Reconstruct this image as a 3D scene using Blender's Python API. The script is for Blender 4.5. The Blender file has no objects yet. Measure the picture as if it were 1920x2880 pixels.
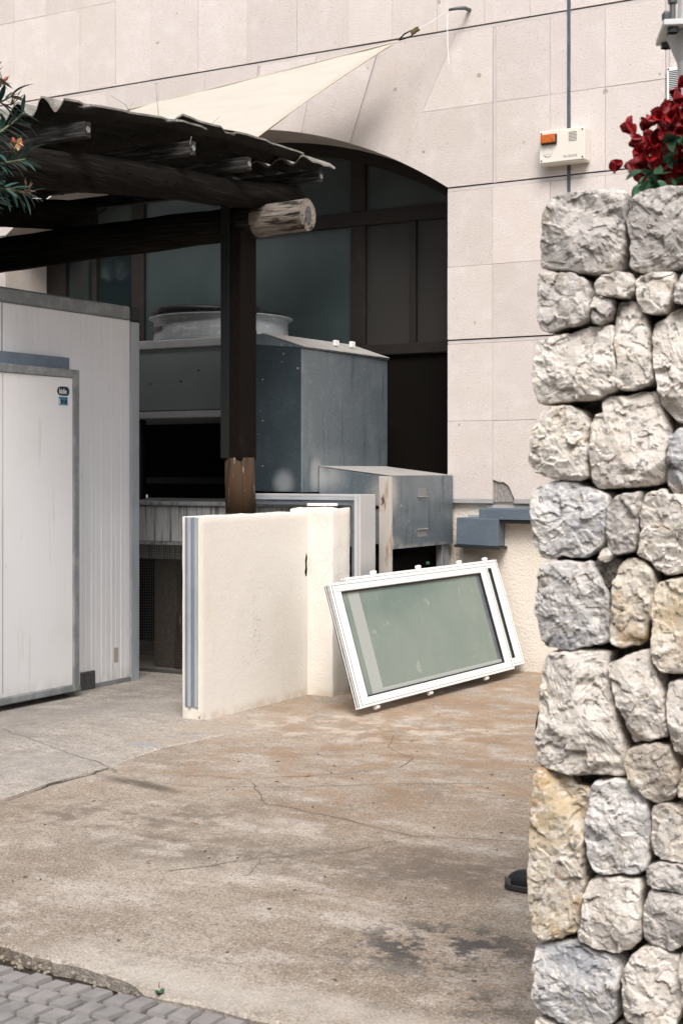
import bpy, bmesh, math, random
from mathutils import Vector, Matrix, noise as mnoise

R = math.radians
random.seed(11)
scene = bpy.context.scene
col = scene.collection

# ------------------------------------------------------------------ camera, sky, sun, exposure
cam_data = bpy.data.cameras.new("camera")
cam = bpy.data.objects.new("camera", cam_data)
col.objects.link(cam)
cam.location = (0, 0, 1.5)
cam.rotation_euler = (R(90), R(0.0), R(30))
cam_data.sensor_fit = 'VERTICAL'
cam_data.sensor_height = 36
cam_data.lens = 51.16
cam_data.shift_y = -0.0382
cam_data.clip_end = 400
cam_data.dof.use_dof = True
cam_data.dof.focus_distance = 9.6
cam_data.dof.aperture_fstop = 9
scene.camera = cam

SUN_ELEV, SUN_AZ = R(52), R(150)      # azimuth of the direction to the sun, clockwise from +Y
world = bpy.data.worlds.new("World")
scene.world = world
world.use_nodes = True
wt = world.node_tree
sky = wt.nodes.new("ShaderNodeTexSky")
sky.sky_type = 'NISHITA'
sky.sun_disc = False
sky.sun_elevation = SUN_ELEV
sky.sun_rotation = SUN_AZ
sky.dust_density = 4.0
sky.air_density = 1.0
hsv = wt.nodes.new("ShaderNodeHueSaturation")
hsv.inputs["Saturation"].default_value = 0.32
wt.links.new(sky.outputs[0], hsv.inputs["Color"])
bg = wt.nodes["Background"]
wt.links.new(hsv.outputs[0], bg.inputs[0])
bg.inputs[1].default_value = 0.105

sun_data = bpy.data.lights.new("sun", 'SUN')
sun_data.energy = 1.5
sun_data.angle = R(25)
sun_data.color = (1.0, 0.955, 0.92)
sun = bpy.data.objects.new("sun", sun_data)
col.objects.link(sun)
sd = Vector((math.sin(SUN_AZ) * math.cos(SUN_ELEV), math.cos(SUN_AZ) * math.cos(SUN_ELEV), math.sin(SUN_ELEV)))
sun.rotation_euler = sd.to_track_quat('Z', 'Y').to_euler()
sun.location = (0, -4, 12)

scene.render.engine = 'CYCLES'
scene.cycles.use_denoising = True
scene.cycles.max_bounces = 8
vs = scene.view_settings
vs.view_transform = 'Standard'
vs.look = 'None'
vs.gamma = 1.0
vs.exposure = 0.98

# ------------------------------------------------------------------ material helper
MATS = {}
def mat(name, base, rough=0.75, metal=0.0, layers=(), bump=(), rnd=0.0, spec=0.4, coords='world', trans=0.0, emit=None, sub=0.0):
    m = bpy.data.materials.new(name)
    m.use_nodes = True
    nt = m.node_tree
    b = nt.nodes["Principled BSDF"]
    L = nt.links.new
    b.inputs["Roughness"].default_value = rough
    b.inputs["Metallic"].default_value = metal
    b.inputs["Specular IOR Level"].default_value = spec
    b.inputs["Transmission Weight"].default_value = trans
    if coords == 'world':
        vec = nt.nodes.new("ShaderNodeNewGeometry").outputs["Position"]
    else:
        tc = nt.nodes.new("ShaderNodeTexCoord")
        oi = nt.nodes.new("ShaderNodeObjectInfo")
        mul = nt.nodes.new("ShaderNodeMath"); mul.operation = 'MULTIPLY'; mul.inputs[1].default_value = 37.0
        L(oi.outputs["Random"], mul.inputs[0])
        ad = nt.nodes.new("ShaderNodeVectorMath"); ad.operation = 'ADD'
        L(tc.outputs["Object"], ad.inputs[0]); L(mul.outputs[0], ad.inputs[1])
        vec = ad.outputs[0]
    def scaled(s, rot=0.0):
        mp = nt.nodes.new("ShaderNodeMapping")
        s = (s, s, s) if isinstance(s, (int, float)) else s
        mp.inputs["Scale"].default_value = s
        mp.inputs["Rotation"].default_value = (0, 0, rot)
        L(vec, mp.inputs["Vector"])
        return mp.outputs[0]
    def texture(kind, s, det=6.0, dist=0.0, rough_=0.6, rot=0.0):
        v = scaled(s, rot)
        if kind == 'noise':
            t = nt.nodes.new("ShaderNodeTexNoise")
            t.inputs["Scale"].default_value = 1.0
            t.inputs["Detail"].default_value = det
            t.inputs["Roughness"].default_value = rough_
            t.inputs["Distortion"].default_value = dist
            L(v, t.inputs["Vector"])
            return t.outputs[0]
        if kind == 'wave':
            t = nt.nodes.new("ShaderNodeTexWave")
            t.inputs["Scale"].default_value = 1.0
            t.inputs["Distortion"].default_value = dist
            t.inputs["Detail"].default_value = det
            L(v, t.inputs["Vector"])
            return t.outputs["Fac"]
        t = nt.nodes.new("ShaderNodeTexVoronoi")
        t.inputs["Scale"].default_value = 1.0
        t.feature = {'vor': 'F1', 'edge': 'DISTANCE_TO_EDGE', 'smooth': 'SMOOTH_F1'}[kind]
        if det: t.inputs["Detail"].default_value = 0
        L(v, t.inputs["Vector"])
        return t.outputs["Distance"]
    def ramp(x, lo, hi):
        r = nt.nodes.new("ShaderNodeMapRange")
        r.inputs["From Min"].default_value = lo
        r.inputs["From Max"].default_value = hi
        r.interpolation_type = 'SMOOTHSTEP'
        L(x, r.inputs["Value"])
        return r.outputs[0]
    def mth(op, a, c):
        n = nt.nodes.new("ShaderNodeMath"); n.operation = op
        for i, q in enumerate((a, c)):
            if isinstance(q, (int, float)): n.inputs[i].default_value = q
            else: L(q, n.inputs[i])
        return n.outputs[0]
    rgb = nt.nodes.new("ShaderNodeRGB"); rgb.outputs[0].default_value = (*base, 1)
    cur = rgb.outputs[0]
    for ly in layers:
        kind = ly.get('k', 'noise')
        fac = ramp(texture(kind, ly['s'], ly.get('det', 6.0), ly.get('dist', 0.0), ly.get('r', 0.6), ly.get('rot', 0.0)), ly['lo'], ly['hi'])
        if 'also' in ly:                                   # second noise multiplied in
            k2, s2, lo2, hi2 = ly['also']
            fac = mth('MULTIPLY', fac, ramp(texture(k2, s2), lo2, hi2))
        if 'spot' in ly:                                   # a stain with a place of its own
            cx, cy, rx, ry, rot = ly['spot']
            a1 = nt.nodes.new("ShaderNodeVectorMath"); a1.operation = 'SUBTRACT'; a1.inputs[1].default_value = (cx, cy, ly.get('cz', 0))
            L(vec, a1.inputs[0])
            mp = nt.nodes.new("ShaderNodeMapping"); mp.vector_type = 'POINT'
            mp.inputs["Rotation"].default_value = (0, 0, -rot)
            L(a1.outputs[0], mp.inputs["Vector"])
            m2 = nt.nodes.new("ShaderNodeVectorMath"); m2.operation = 'MULTIPLY'; m2.inputs[1].default_value = (1 / rx, 1 / ry, ly.get('rz', 0))
            L(mp.outputs[0], m2.inputs[0])
            le = nt.nodes.new("ShaderNodeVectorMath"); le.operation = 'LENGTH'
            L(m2.outputs[0], le.inputs[0])
            fac = mth('MULTIPLY', fac, ramp(le.outputs["Value"], 1.0, 0.25))
        fac = mth('MULTIPLY', fac, ly.get('amt', 1.0))
        mx = nt.nodes.new("ShaderNodeMix"); mx.data_type = 'RGBA'
        L(fac, mx.inputs["Factor"]); L(cur, mx.inputs[6]); mx.inputs[7].default_value = (*ly['c'], 1)
        cur = mx.outputs[2]
    if rnd:
        oi = nt.nodes.new("ShaderNodeObjectInfo")
        r = nt.nodes.new("ShaderNodeMapRange")
        r.inputs["To Min"].default_value = 1 - rnd; r.inputs["To Max"].default_value = 1 + rnd
        L(oi.outputs["Random"], r.inputs["Value"])
        mx = nt.nodes.new("ShaderNodeVectorMath"); mx.operation = 'SCALE'
        L(cur, mx.inputs[0]); L(r.outputs[0], mx.inputs["Scale"])
        cur = mx.outputs[0]
    L(cur, b.inputs["Base Color"])
    nrm = None
    for bp in bump:
        kind, s, strength, dist = bp[:4]
        t = texture(kind, s, bp[4] if len(bp) > 4 else 6.0)
        if len(bp) > 5: t = ramp(t, *bp[5])
        n = nt.nodes.new("ShaderNodeBump")
        n.inputs["Strength"].default_value = strength
        n.inputs["Distance"].default_value = dist
        L(t, n.inputs["Height"])
        if nrm is not None: L(nrm, n.inputs["Normal"])
        nrm = n.outputs[0]
    if nrm is not None: L(nrm, b.inputs["Normal"])
    if emit: pass
    MATS[name] = m
    return m

# ---- stone, plaster, concrete
CLAD_LAYERS = (
    dict(s=0.9, lo=.35, hi=.7, c=(.60, .52, .46), amt=.5),
    dict(s=5.0, lo=.45, hi=.75, c=(.72, .665, .635), amt=.6),
    dict(k='noise', s=160, det=3, lo=.57, hi=.70, c=(.33, .28, .24), amt=.60),
    dict(k='noise', s=60, det=2, lo=.66, hi=.74, c=(.26, .21, .17), amt=.55),
    dict(k='noise', s=90, det=2, lo=.64, hi=.76, c=(.74, .70, .66), amt=.6),
    dict(k='vor', s=2.6, det=0, lo=.062, hi=.045, c=(.30, .24, .19), amt=.7, also=('noise', 30, .38, .5)),
    dict(k='vor', s=(5.3, 5.3, 4.7), det=0, lo=.065, hi=.045, c=(.27, .22, .18), amt=.6, also=('noise', 40, .42, .52)),
)
mat('cladding_stone', (.655, .59, .555), .9, layers=CLAD_LAYERS, bump=(('noise', 170, .9, .006, 3), ('noise', 60, .4, .006, 3)), rnd=.065, spec=.2)
mat('reveal_stone', (.55, .48, .42), .92, layers=CLAD_LAYERS, bump=(('noise', 120, .35, .003, 4),), spec=.2)
mat('joint_band', (.56, .51, .49), .9, layers=(dict(s=8, lo=.4, hi=.7, c=(.48, .42, .39), amt=.5),), spec=.2)
mat('joint_shadow', (.10, .09, .085), .95, spec=.1)
mat('sealant', (.075, .085, .10), .6, layers=(dict(s=(30, 30, 6), lo=.5, hi=.7, c=(.16, .17, .19), amt=.8),))
mat('trim_zinc', (.42, .41, .41), .55, .2, layers=(dict(s=6, lo=.4, hi=.7, c=(.30, .29, .28), amt=.6),))
mat('mortar', (.12, .108, .094), .95, layers=(dict(s=40, lo=.4, hi=.7, c=(.30, .27, .23), amt=.8),), bump=(('noise', 50, .9, .02),), spec=.1)
mat('mortar_patch', (.36, .34, .32), .95, layers=(dict(s=(120, 10, 30), lo=.45, hi=.65, c=(.20, .18, .17), amt=.8),), bump=(('noise', (90, 10, 25), 1.0, .02),), spec=.1)
mat('cream_stucco', (.74, .70, .64), .9, layers=(
    dict(s=1.3, lo=.45, hi=.8, c=(.69, .62, .52), amt=.5),
    dict(s=(7, 7, 1.2), lo=.58, hi=.75, c=(.66, .55, .42), amt=.35),
    dict(s=70, det=3, lo=.68, hi=.78, c=(.42, .33, .25), amt=.45),
    dict(s=60, det=5, lo=.50, hi=.66, c=(.30, .23, .165), amt=.75, spot=(-5.12, 7.72, .5, .20, 0), cz=.50, rz=3.2, also=('noise', 7, .42, .6)),
    dict(s=9, lo=.35, hi=.6, c=(.52, .40, .27), amt=.5, spot=(-5.1, 7.9, 3, 3, 0), cz=.0, rz=14),
    dict(k='edge', s=(7.2, 7.2, 5.4), lo=.010, hi=.003, c=(.50, .42, .33), amt=.55, spot=(-5.0, 8.5, .3, .3, 0), cz=.9, rz=2.0),
    ), bump=(('noise', 55, .45, .006, 3), ('noise', 9, .25, .01)), spec=.2)
mat('stucco_wall', (.70, .635, .555), .92, layers=(
    dict(s=1.1, lo=.4, hi=.75, c=(.70, .61, .50), amt=.6),
    dict(s=(5, 5, .9), lo=.55, hi=.75, c=(.55, .47, .38), amt=.4),
    dict(s=70, det=3, lo=.66, hi=.78, c=(.45, .37, .29), amt=.4),
    dict(s=7, lo=.3, hi=.6, c=(.45, .37, .28), amt=.6, spot=(-4, 10.2, 4, 4, 0), cz=0, rz=9),
    ), bump=(('noise', 60, .8, .010, 3), ('noise', 14, .35, .012)), spec=.2)
mat('stained_concrete', (.46, .47, .47), .9, layers=(
    dict(s=(26, 3, .9), lo=.50, hi=.62, c=(.09, .085, .08), amt=.85),
    dict(s=(60, 3, 2.0), lo=.54, hi=.64, c=(.13, .12, .11), amt=.7),
    dict(s=3, lo=.4, hi=.7, c=(.30, .30, .29), amt=.6)), bump=(('noise', 40, .3, .004),), spec=.2)
CONC = (
    dict(s=.6, det=8, lo=.42, hi=.60, c=(.27, .20, .138), amt=.68),
    dict(s=1.7, det=8, lo=.48, hi=.62, c=(.20, .15, .108), amt=.55),
    dict(s=(1.6, 3.5, 1), det=9, r=.66, lo=.50, hi=.63, c=(.55, .495, .44), amt=.62, rot=.5),
    dict(s=4.5, det=9, r=.72, lo=.52, hi=.66, c=(.165, .13, .10), amt=.50),
    dict(s=(8, 11, 8), det=9, r=.78, lo=.53, hi=.63, c=(.14, .115, .09), amt=.45),
    dict(s=11, det=9, r=.72, lo=.53, hi=.66, c=(.56, .50, .44), amt=.55),
    dict(s=48, det=4, lo=.52, hi=.64, c=(.13, .108, .092), amt=.62),
    dict(s=95, det=3, lo=.54, hi=.64, c=(.58, .53, .48), amt=.62),
    dict(s=130, det=3, lo=.54, hi=.62, c=(.085, .072, .063), amt=.7),
)
mat('yard_concrete', (.395, .34, .28), .88, layers=CONC + (
    dict(s=3.4, det=9, r=.7, lo=.40, hi=.58, c=(.31, .20, .12), amt=.70, spot=(-3.9, 8.8, 2.4, 2.8, 0)),
    dict(s=4.0, det=9, r=.7, lo=.42, hi=.62, c=(.27, .175, .105), amt=.6, spot=(-3.2, 6.7, 2.8, 2.0, .3)),
    dict(s=5.0, det=7, lo=.48, hi=.60, c=(.60, .53, .45), amt=.55, spot=(-4.1, 7.5, 1.3, .8, .2)),
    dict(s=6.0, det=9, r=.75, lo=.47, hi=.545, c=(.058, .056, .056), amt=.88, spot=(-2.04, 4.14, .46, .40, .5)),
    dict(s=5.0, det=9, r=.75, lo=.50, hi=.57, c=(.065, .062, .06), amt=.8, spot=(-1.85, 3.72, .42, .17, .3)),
    dict(s=8.0, det=8, r=.7, lo=.25, hi=.5, c=(.085, .07, .052), amt=.85, spot=(-4.34, 5.59, .42, .085, -.20)),
    dict(s=6.0, det=8, r=.7, lo=.38, hi=.56, c=(.13, .10, .08), amt=.6, spot=(-2.5, 4.95, .9, .50, .2)),
    dict(s=7.0, det=8, r=.7, lo=.45, hi=.62, c=(.15, .12, .095), amt=.8, spot=(-4.0, 5.05, 1.0, .55, .2)),
    dict(s=7.0, det=8, r=.7, lo=.40, hi=.58, c=(.12, .095, .07), amt=.6, spot=(-3.3, 4.75, .8, .35, .3)),
    dict(s=7.0, det=8, r=.7, lo=.42, hi=.6, c=(.14, .11, .09), amt=.55, spot=(-2.35, 5.0, .55, .45, 0)),
    dict(s=3.0, det=6, lo=.3, hi=.6, c=(.56, .52, .47), amt=.5, spot=(-2.0, 3.45, 1.5, .22, -.05)),
    ), bump=(('noise', 120, .8, .006, 3), ('noise', 30, .6, .010), ('noise', 5, .25, .02)), spec=.25)
mat('apron_concrete', (.385, .345, .30), .9, layers=CONC[2:] + (
    dict(s=.9, det=8, lo=.42, hi=.66, c=(.26, .24, .22), amt=.6),
    dict(s=2.2, det=8, lo=.44, hi=.62, c=(.34, .27, .20), amt=.5, spot=(-4.9, 6.9, .8, 1.0, 0)),
    dict(s=(5, 1.6, 1), det=8, lo=.45, hi=.62, c=(.22, .21, .20), amt=.5, spot=(-5.4, 5.6, 1.2, .8, 0)),
    dict(s=4, lo=.2, hi=.5, c=(.26, .27, .275), amt=.8, spot=(-4.93, 6.37, .15, .10, 0)),
    dict(s=5, lo=.35, hi=.6, c=(.16, .15, .14), amt=.6, spot=(-6.2, 7.6, .5, 1.6, 0)),
    ), bump=(('noise', 120, .4, .004, 3), ('noise', 22, .3, .008)), spec=.25)
mat('crack_dark', (.10, .082, .068), .95, layers=(dict(s=30, lo=.45, hi=.6, c=(.14, .11, .085), amt=.8),), spec=.1)
mat('soil', (.05, .04, .03), .95, layers=(dict(s=60, lo=.5, hi=.65, c=(.17, .135, .095), amt=.7), dict(s=14, lo=.45, hi=.6, c=(.05, .045, .035), amt=.7)), bump=(('noise', 60, 1.0, .02),), spec=.1)
mat('joint_sand', (.11, .10, .092), .95, layers=(dict(s=30, lo=.45, hi=.6, c=(.04, .038, .036), amt=.8), dict(s=90, lo=.6, hi=.7, c=(.25, .22, .2), amt=.7)), bump=(('noise', 70, .8, .01),), spec=.1)
mat('sett_stone', (.24, .225, .218), .82, coords='obj', rnd=.10, layers=(
    dict(s=14, lo=.4, hi=.7, c=(.17, .16, .155), amt=.7), dict(s=90, det=3, lo=.6, hi=.72, c=(.20, .18, .17), amt=.5)), bump=(('noise', 60, .5, .006), ('noise', 200, .4, .003)), spec=.3)
mat('ground_base', (.20, .175, .15), .95, layers=(dict(s=.4, lo=.4, hi=.6, c=(.14, .13, .12), amt=.7),), spec=.1)
def stone_mat(n, base, c2, c3, a3):
    mat(n, base, .88, coords='obj', rnd=.06, spec=.25, layers=(
        dict(s=6, det=6, lo=.42, hi=.66, c=c2, amt=.75),
        dict(s=9, det=8, r=.7, lo=.50, hi=.66, c=c3, amt=a3),
        dict(s=(30, 30, 44), det=6, r=.7, lo=.50, hi=.62, c=(.80, .76, .72), amt=.75, also=('noise', 9, .38, .58)),
        dict(s=(40, 40, 60), det=6, r=.7, lo=.54, hi=.64, c=(.12, .108, .10), amt=.85, also=('noise', 13, .36, .52)),
        dict(s=15, det=8, r=.7, lo=.60, hi=.70, c=(.17, .115, .05), amt=.55)),
        bump=(('noise', 40, .55, .012, 7), ('noise', 140, .55, .004, 3)))
stone_mat('stone_white', (.69, .635, .575), (.50, .455, .405), (.46, .38, .27), .5)
stone_mat('stone_grey', (.45, .418, .392), (.60, .56, .525), (.30, .24, .15), .55)
stone_mat('stone_blue', (.62, .59, .565), (.29, .31, .35), (.50, .42, .31), .5)
stone_mat('stone_ochre', (.62, .56, .48), (.45, .34, .19), (.40, .235, .08), .7)
stone_mat('stone_tan', (.52, .455, .375), (.36, .32, .28), (.42, .31, .18), .6)
# ---- metal, paint, plastic
mat('white_panel', (.75, .75, .77), .42, layers=(
    dict(s=(20, 20, 4), lo=.35, hi=.6, c=(.38, .345, .31), amt=.5, spot=(-6.4, 7, 9, 9, 0), cz=0, rz=6),
    dict(s=(3, 3, .8), lo=.45, hi=.75, c=(.66, .66, .67), amt=.6),
    dict(s=(60, 60, 5), det=3, lo=.70, hi=.76, c=(.28, .25, .23), amt=.5),
    dict(s=(2.2, 24, 24), det=3, lo=.72, hi=.78, c=(.33, .31, .30), amt=.5)), bump=(('noise', 3, .05, .02),))
mat('white_door', (.76, .755, .765), .35, layers=(
    dict(s=(20, 20, 4), lo=.35, hi=.6, c=(.42, .38, .34), amt=.5, spot=(-6.4, 7, 9, 9, 0), cz=0, rz=5),
    dict(s=(26, 26, 1.4), det=5, lo=.60, hi=.72, c=(.52, .48, .44), amt=.45),
    dict(s=1.2, lo=.4, hi=.7, c=(.70, .69, .69), amt=.7),
    dict(s=(40, 40, 6), det=3, lo=.71, hi=.77, c=(.3, .27, .25), amt=.5)), bump=(('noise', 2.5, .06, .02),))
mat('grey_trim', (.21, .225, .23), .5, .2, layers=(dict(s=(7, 7, 7), lo=.45, hi=.65, c=(.34, .355, .365), amt=.7), dict(s=30, lo=.6, hi=.7, c=(.12, .125, .13), amt=.5)))
mat('pale_trim', (.40, .43, .46), .45, .15, layers=(dict(s=(6, 6, 2), lo=.45, hi=.65, c=(.30, .325, .35), amt=.6),))
mat('blue_trim', (.155, .20, .25), .5, .1, layers=(dict(s=8, lo=.45, hi=.65, c=(.12, .15, .19), amt=.6),))
mat('black_cap', (.018, .02, .021), .5)
mat('bracket_metal', (.10, .105, .11), .55, .4, layers=(dict(s=30, lo=.5, hi=.65, c=(.05, .05, .05), amt=.8),))
mat('galvanised', (.150, .182, .202), .42, .5, layers=(
    dict(s=3.2, det=7, lo=.42, hi=.66, c=(.215, .25, .27), amt=.8),
    dict(s=(14, 14, 1.6), det=6, lo=.55, hi=.70, c=(.085, .108, .128), amt=.7),
    dict(s=80, det=3, lo=.60, hi=.70, c=(.42, .45, .47), amt=.6),
    dict(s=26, det=4, lo=.68, hi=.74, c=(.62, .62, .61), amt=.8),
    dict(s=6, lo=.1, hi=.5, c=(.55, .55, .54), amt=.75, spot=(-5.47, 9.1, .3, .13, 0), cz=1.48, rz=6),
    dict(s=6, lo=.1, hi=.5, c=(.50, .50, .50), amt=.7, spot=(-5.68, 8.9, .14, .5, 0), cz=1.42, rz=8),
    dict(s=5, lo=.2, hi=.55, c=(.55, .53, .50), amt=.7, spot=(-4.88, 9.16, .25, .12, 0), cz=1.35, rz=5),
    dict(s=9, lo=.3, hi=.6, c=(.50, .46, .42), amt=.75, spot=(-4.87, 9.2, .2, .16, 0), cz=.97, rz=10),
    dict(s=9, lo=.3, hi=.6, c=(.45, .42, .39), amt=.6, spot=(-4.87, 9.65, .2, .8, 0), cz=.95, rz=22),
    ), bump=(('noise', 3.5, .12, .03), ('noise', 90, .12, .003)))
mat('shaded_zinc', (.040, .058, .068), .45, .45, layers=(  # darker copy of the galvanised zinc, for the hood's shaded face
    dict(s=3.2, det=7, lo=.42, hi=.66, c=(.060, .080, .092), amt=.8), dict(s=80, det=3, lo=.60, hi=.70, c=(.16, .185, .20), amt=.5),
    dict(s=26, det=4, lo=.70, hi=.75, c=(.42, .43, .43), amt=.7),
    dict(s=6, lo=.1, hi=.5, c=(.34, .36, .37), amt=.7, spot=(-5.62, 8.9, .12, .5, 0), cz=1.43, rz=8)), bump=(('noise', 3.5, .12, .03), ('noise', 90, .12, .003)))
mat('galvanised_lid', (.40, .385, .365), .6, .3, layers=(dict(s=12, lo=.4, hi=.7, c=(.52, .49, .45), amt=.8), dict(s=50, lo=.6, hi=.7, c=(.22, .21, .2), amt=.6)))
mat('rusty_leg', (.50, .455, .41), .75, .1, layers=(
    dict(s=(24, 24, 3.5), det=7, lo=.54, hi=.66, c=(.30, .17, .08), amt=.7),
    dict(s=(30, 30, 8), det=6, lo=.60, hi=.68, c=(.07, .045, .03), amt=.9)), bump=(('noise', 50, .5, .004),))
mat('grey_leg', (.33, .335, .34), .6, .3, layers=(dict(s=(24, 24, 5), lo=.45, hi=.65, c=(.14, .15, .16), amt=.8),))
mat('aluminium', (.56, .555, .56), .38, .35, layers=(dict(s=(30, 30, 1.5), lo=.55, hi=.75, c=(.44, .43, .43), amt=.5),))
mat('aluminium_dark', (.16, .18, .205), .45, .35, layers=(dict(s=(12, 3, 12), lo=.45, hi=.65, c=(.09, .10, .115), amt=.6),))
mat('white_upvc', (.78, .77, .755), .38, layers=(dict(s=26, det=7, r=.7, lo=.55, hi=.68, c=(.58, .54, .48), amt=.5), dict(s=(9, 9, 9), lo=.5, hi=.75, c=(.74, .72, .69), amt=.5), dict(s=60, det=3, lo=.70, hi=.76, c=(.35, .3, .26), amt=.5)))
mat('gasket', (.015, .016, .017), .6)
mat('track_dirt', (.16, .15, .14), .85, layers=(dict(s=40, lo=.5, hi=.6, c=(.03, .028, .026), amt=.9),))
mat('channel_blue', (.13, .165, .205), .45, .3, layers=(dict(s=(6, 6, 10), lo=.45, hi=.7, c=(.18, .215, .25), amt=.6), dict(s=90, det=2, lo=.66, hi=.72, c=(.4, .42, .44), amt=.5)))
mat('slate_channel', (.20, .245, .29), .42, .25, layers=(dict(s=(14, 14, 3), lo=.45, hi=.65, c=(.27, .315, .36), amt=.6), dict(s=(30, 30, 14), lo=.62, hi=.70, c=(.38, .41, .45), amt=.5)))
mat('fan_white', (.25, .265, .275), .45, layers=(dict(s=(10, 10, 30), lo=.55, hi=.65, c=(.42, .42, .41), amt=.6),
    dict(s=(30, 30, 60), lo=.66, hi=.70, c=(.10, .07, .05), amt=.9)))
mat('unit_face', (.19, .215, .22), .5, layers=(dict(s=1.5, lo=.4, hi=.7, c=(.155, .18, .185), amt=.6),))
mat('unit_rim', (.42, .43, .43), .5, layers=(dict(s=8, lo=.45, hi=.7, c=(.33, .33, .33), amt=.7),))
mat('black_metal', (.010, .010, .010), .5, .2)
mat('brown_steel', (.0065, .0048, .004), .85, .0, spec=.08, layers=(dict(s=(14, 14, 3), lo=.5, hi=.7, c=(.012, .0075, .0055), amt=.8), dict(s=110, det=2, lo=.68, hi=.74, c=(.09, .085, .08), amt=.6)))
mat('window_brown', (.014, .010, .008), .6, 0, layers=(dict(s=(9, 9, 9), lo=.5, hi=.7, c=(.028, .021, .016), amt=.6),))
mat('panel_black', (.006, .005, .004), .8, layers=(dict(s=60, det=2, lo=.76, hi=.80, c=(.15, .14, .13), amt=.7),), spec=.08)
mat('pane_teal', (.038, .052, .053), .24, spec=.45, layers=(dict(s=1.2, lo=.35, hi=.7, c=(.060, .078, .078), amt=.8),))
mat('pane_brown', (.036, .034, .031), .35, spec=.30, layers=(dict(s=(6, 6, .6), lo=.4, hi=.7, c=(.032, .029, .026), amt=.8),))
mat('pane_clear', (.012, .019, .020), .04, spec=.5)
mat('sash_glass', (.155, .205, .18), .13, spec=.55, layers=(
    dict(s=(3, 3, 3), lo=.35, hi=.65, c=(.19, .235, .205), amt=.8),
    dict(s=(1.1, 7, 7), det=4, lo=.66, hi=.69, c=(.30, .33, .30), amt=.6),
    dict(s=55, det=3, lo=.68, hi=.74, c=(.32, .34, .31), amt=.5)))
mat('spacer_grey', (.34, .36, .34), .6)
# ---- timber, cloth, plants
mat('shaded_log', (.013, .011, .009), .9, coords='obj', layers=(  # near-black colour carries the roof's shade on the log
    dict(s=(2, 60, 60), det=6, lo=.45, hi=.65, c=(.034, .030, .026), amt=.8),
    dict(s=(5, 24, 24), lo=.60, hi=.70, c=(.008, .007, .006), amt=.9)), bump=(('noise', (4, 70, 70), .9, .012), ('noise', (3, 20, 20), .7, .02)), spec=.04)
mat('dark_log_y', (.011, .0095, .008), .9, coords='obj', layers=(
    dict(s=(60, 2, 60), det=6, lo=.48, hi=.68, c=(.026, .024, .021), amt=.8),
    dict(s=(24, 5, 24), lo=.58, hi=.68, c=(.004, .004, .0035), amt=.9)), bump=(('noise', (70, 4, 70), 1.0, .014), ('noise', (20, 3, 20), .9, .025)), spec=.04)
mat('lit_weathered_cement', (.26, .245, .22), .95, layers=(dict(s=9, lo=.4, hi=.65, c=(.13, .122, .108), amt=.8), dict(s=50, lo=.55, hi=.68, c=(.42, .40, .37), amt=.6)), bump=(('noise', 60, .6, .006),), spec=.1)  # pale copy of the roof cement for lit, weathered tops and edges
mat('lit_weathered_log', (.205, .185, .16), .9, coords='obj', layers=(  # same log in its lit, weathered tone, for the end outside the roof
    dict(s=(3, 55, 55), det=7, lo=.45, hi=.62, c=(.17, .135, .105), amt=.85),
    dict(s=(4, 26, 26), det=6, lo=.53, hi=.60, c=(.025, .02, .016), amt=.95),
    dict(s=7, lo=.55, hi=.7, c=(.10, .075, .055), amt=.6)), bump=(('noise', (4, 70, 70), 1.0, .015), ('noise', (3, 22, 22), .9, .03)), spec=.15)
mat('log_end', (.22, .19, .155), .92, coords='obj', layers=(
    dict(k='noise', s=14, lo=.4, hi=.65, c=(.29, .265, .235), amt=.8),
    dict(k='noise', s=45, lo=.52, hi=.66, c=(.08, .065, .05), amt=.8)), bump=(('noise', 50, .8, .008),), spec=.15)
mat('log_heart', (.115, .115, .12), .95, layers=(dict(s=50, lo=.45, hi=.65, c=(.045, .045, .05), amt=.8),), bump=(('noise', 60, .8, .006),), spec=.1)
mat('purlin_wood', (.022, .020, .018), .9, layers=(dict(s=(5, 60, 60), det=6, lo=.45, hi=.65, c=(.10, .10, .098), amt=.6), dict(s=(6, 40, 40), lo=.58, hi=.68, c=(.015, .013, .012), amt=.9)), bump=(('noise', (5, 70, 70), .8, .008),), spec=.15)
mat('post_wood', (.060, .036, .020), .85, layers=(dict(s=(26, 26, 2.2), det=7, lo=.60, hi=.645, c=(.48, .47, .46), amt=.95), dict(s=(50, 50, 3), lo=.5, hi=.65, c=(.015, .010, .007), amt=.9)), bump=(('noise', (50, 50, 4), .8, .008),), spec=.2)
mat('shaded_fibre_cement', (.020, .0185, .016), .95, layers=(dict(s=6, lo=.45, hi=.7, c=(.010, .0095, .008), amt=.8), dict(s=34, det=6, lo=.60, hi=.70, c=(.09, .085, .078), amt=.45)), bump=(('noise', 60, .6, .006),), spec=.1)  # roof cement blackened to hold the shade of the underside
mat('pale_cement', (.48, .45, .41), .95, layers=(dict(s=20, lo=.45, hi=.65, c=(.22, .21, .19), amt=.8),), bump=(('noise', 60, .6, .006),), spec=.1)
mat('sailcloth', (.47, .437, .388), .9, layers=(dict(s=(2.2, 9, 16), lo=.4, hi=.7, c=(.42, .39, .335), amt=.6), dict(k='wave', s=(30, 40, 190), det=2, dist=1.5, lo=.2, hi=.8, c=(.40, .365, .305), amt=.4)), bump=(('wave', (40, 60, 260), .15, .002, 1), ('noise', (3, 6, 10), .25, .03)), spec=.1)
mat('sail_hem', (.52, .46, .37), .9, spec=.1)
mat('cord_white', (.75, .74, .72), .7)
mat('wire_dark', (.03, .03, .03), .5, .5)
mat('rust_buckle', (.12, .085, .03), .7, .3)
mat('alarm_cream', (.72, .68, .61), .45, layers=(dict(s=4, lo=.4, hi=.7, c=(.66, .61, .53), amt=.5),))
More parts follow.
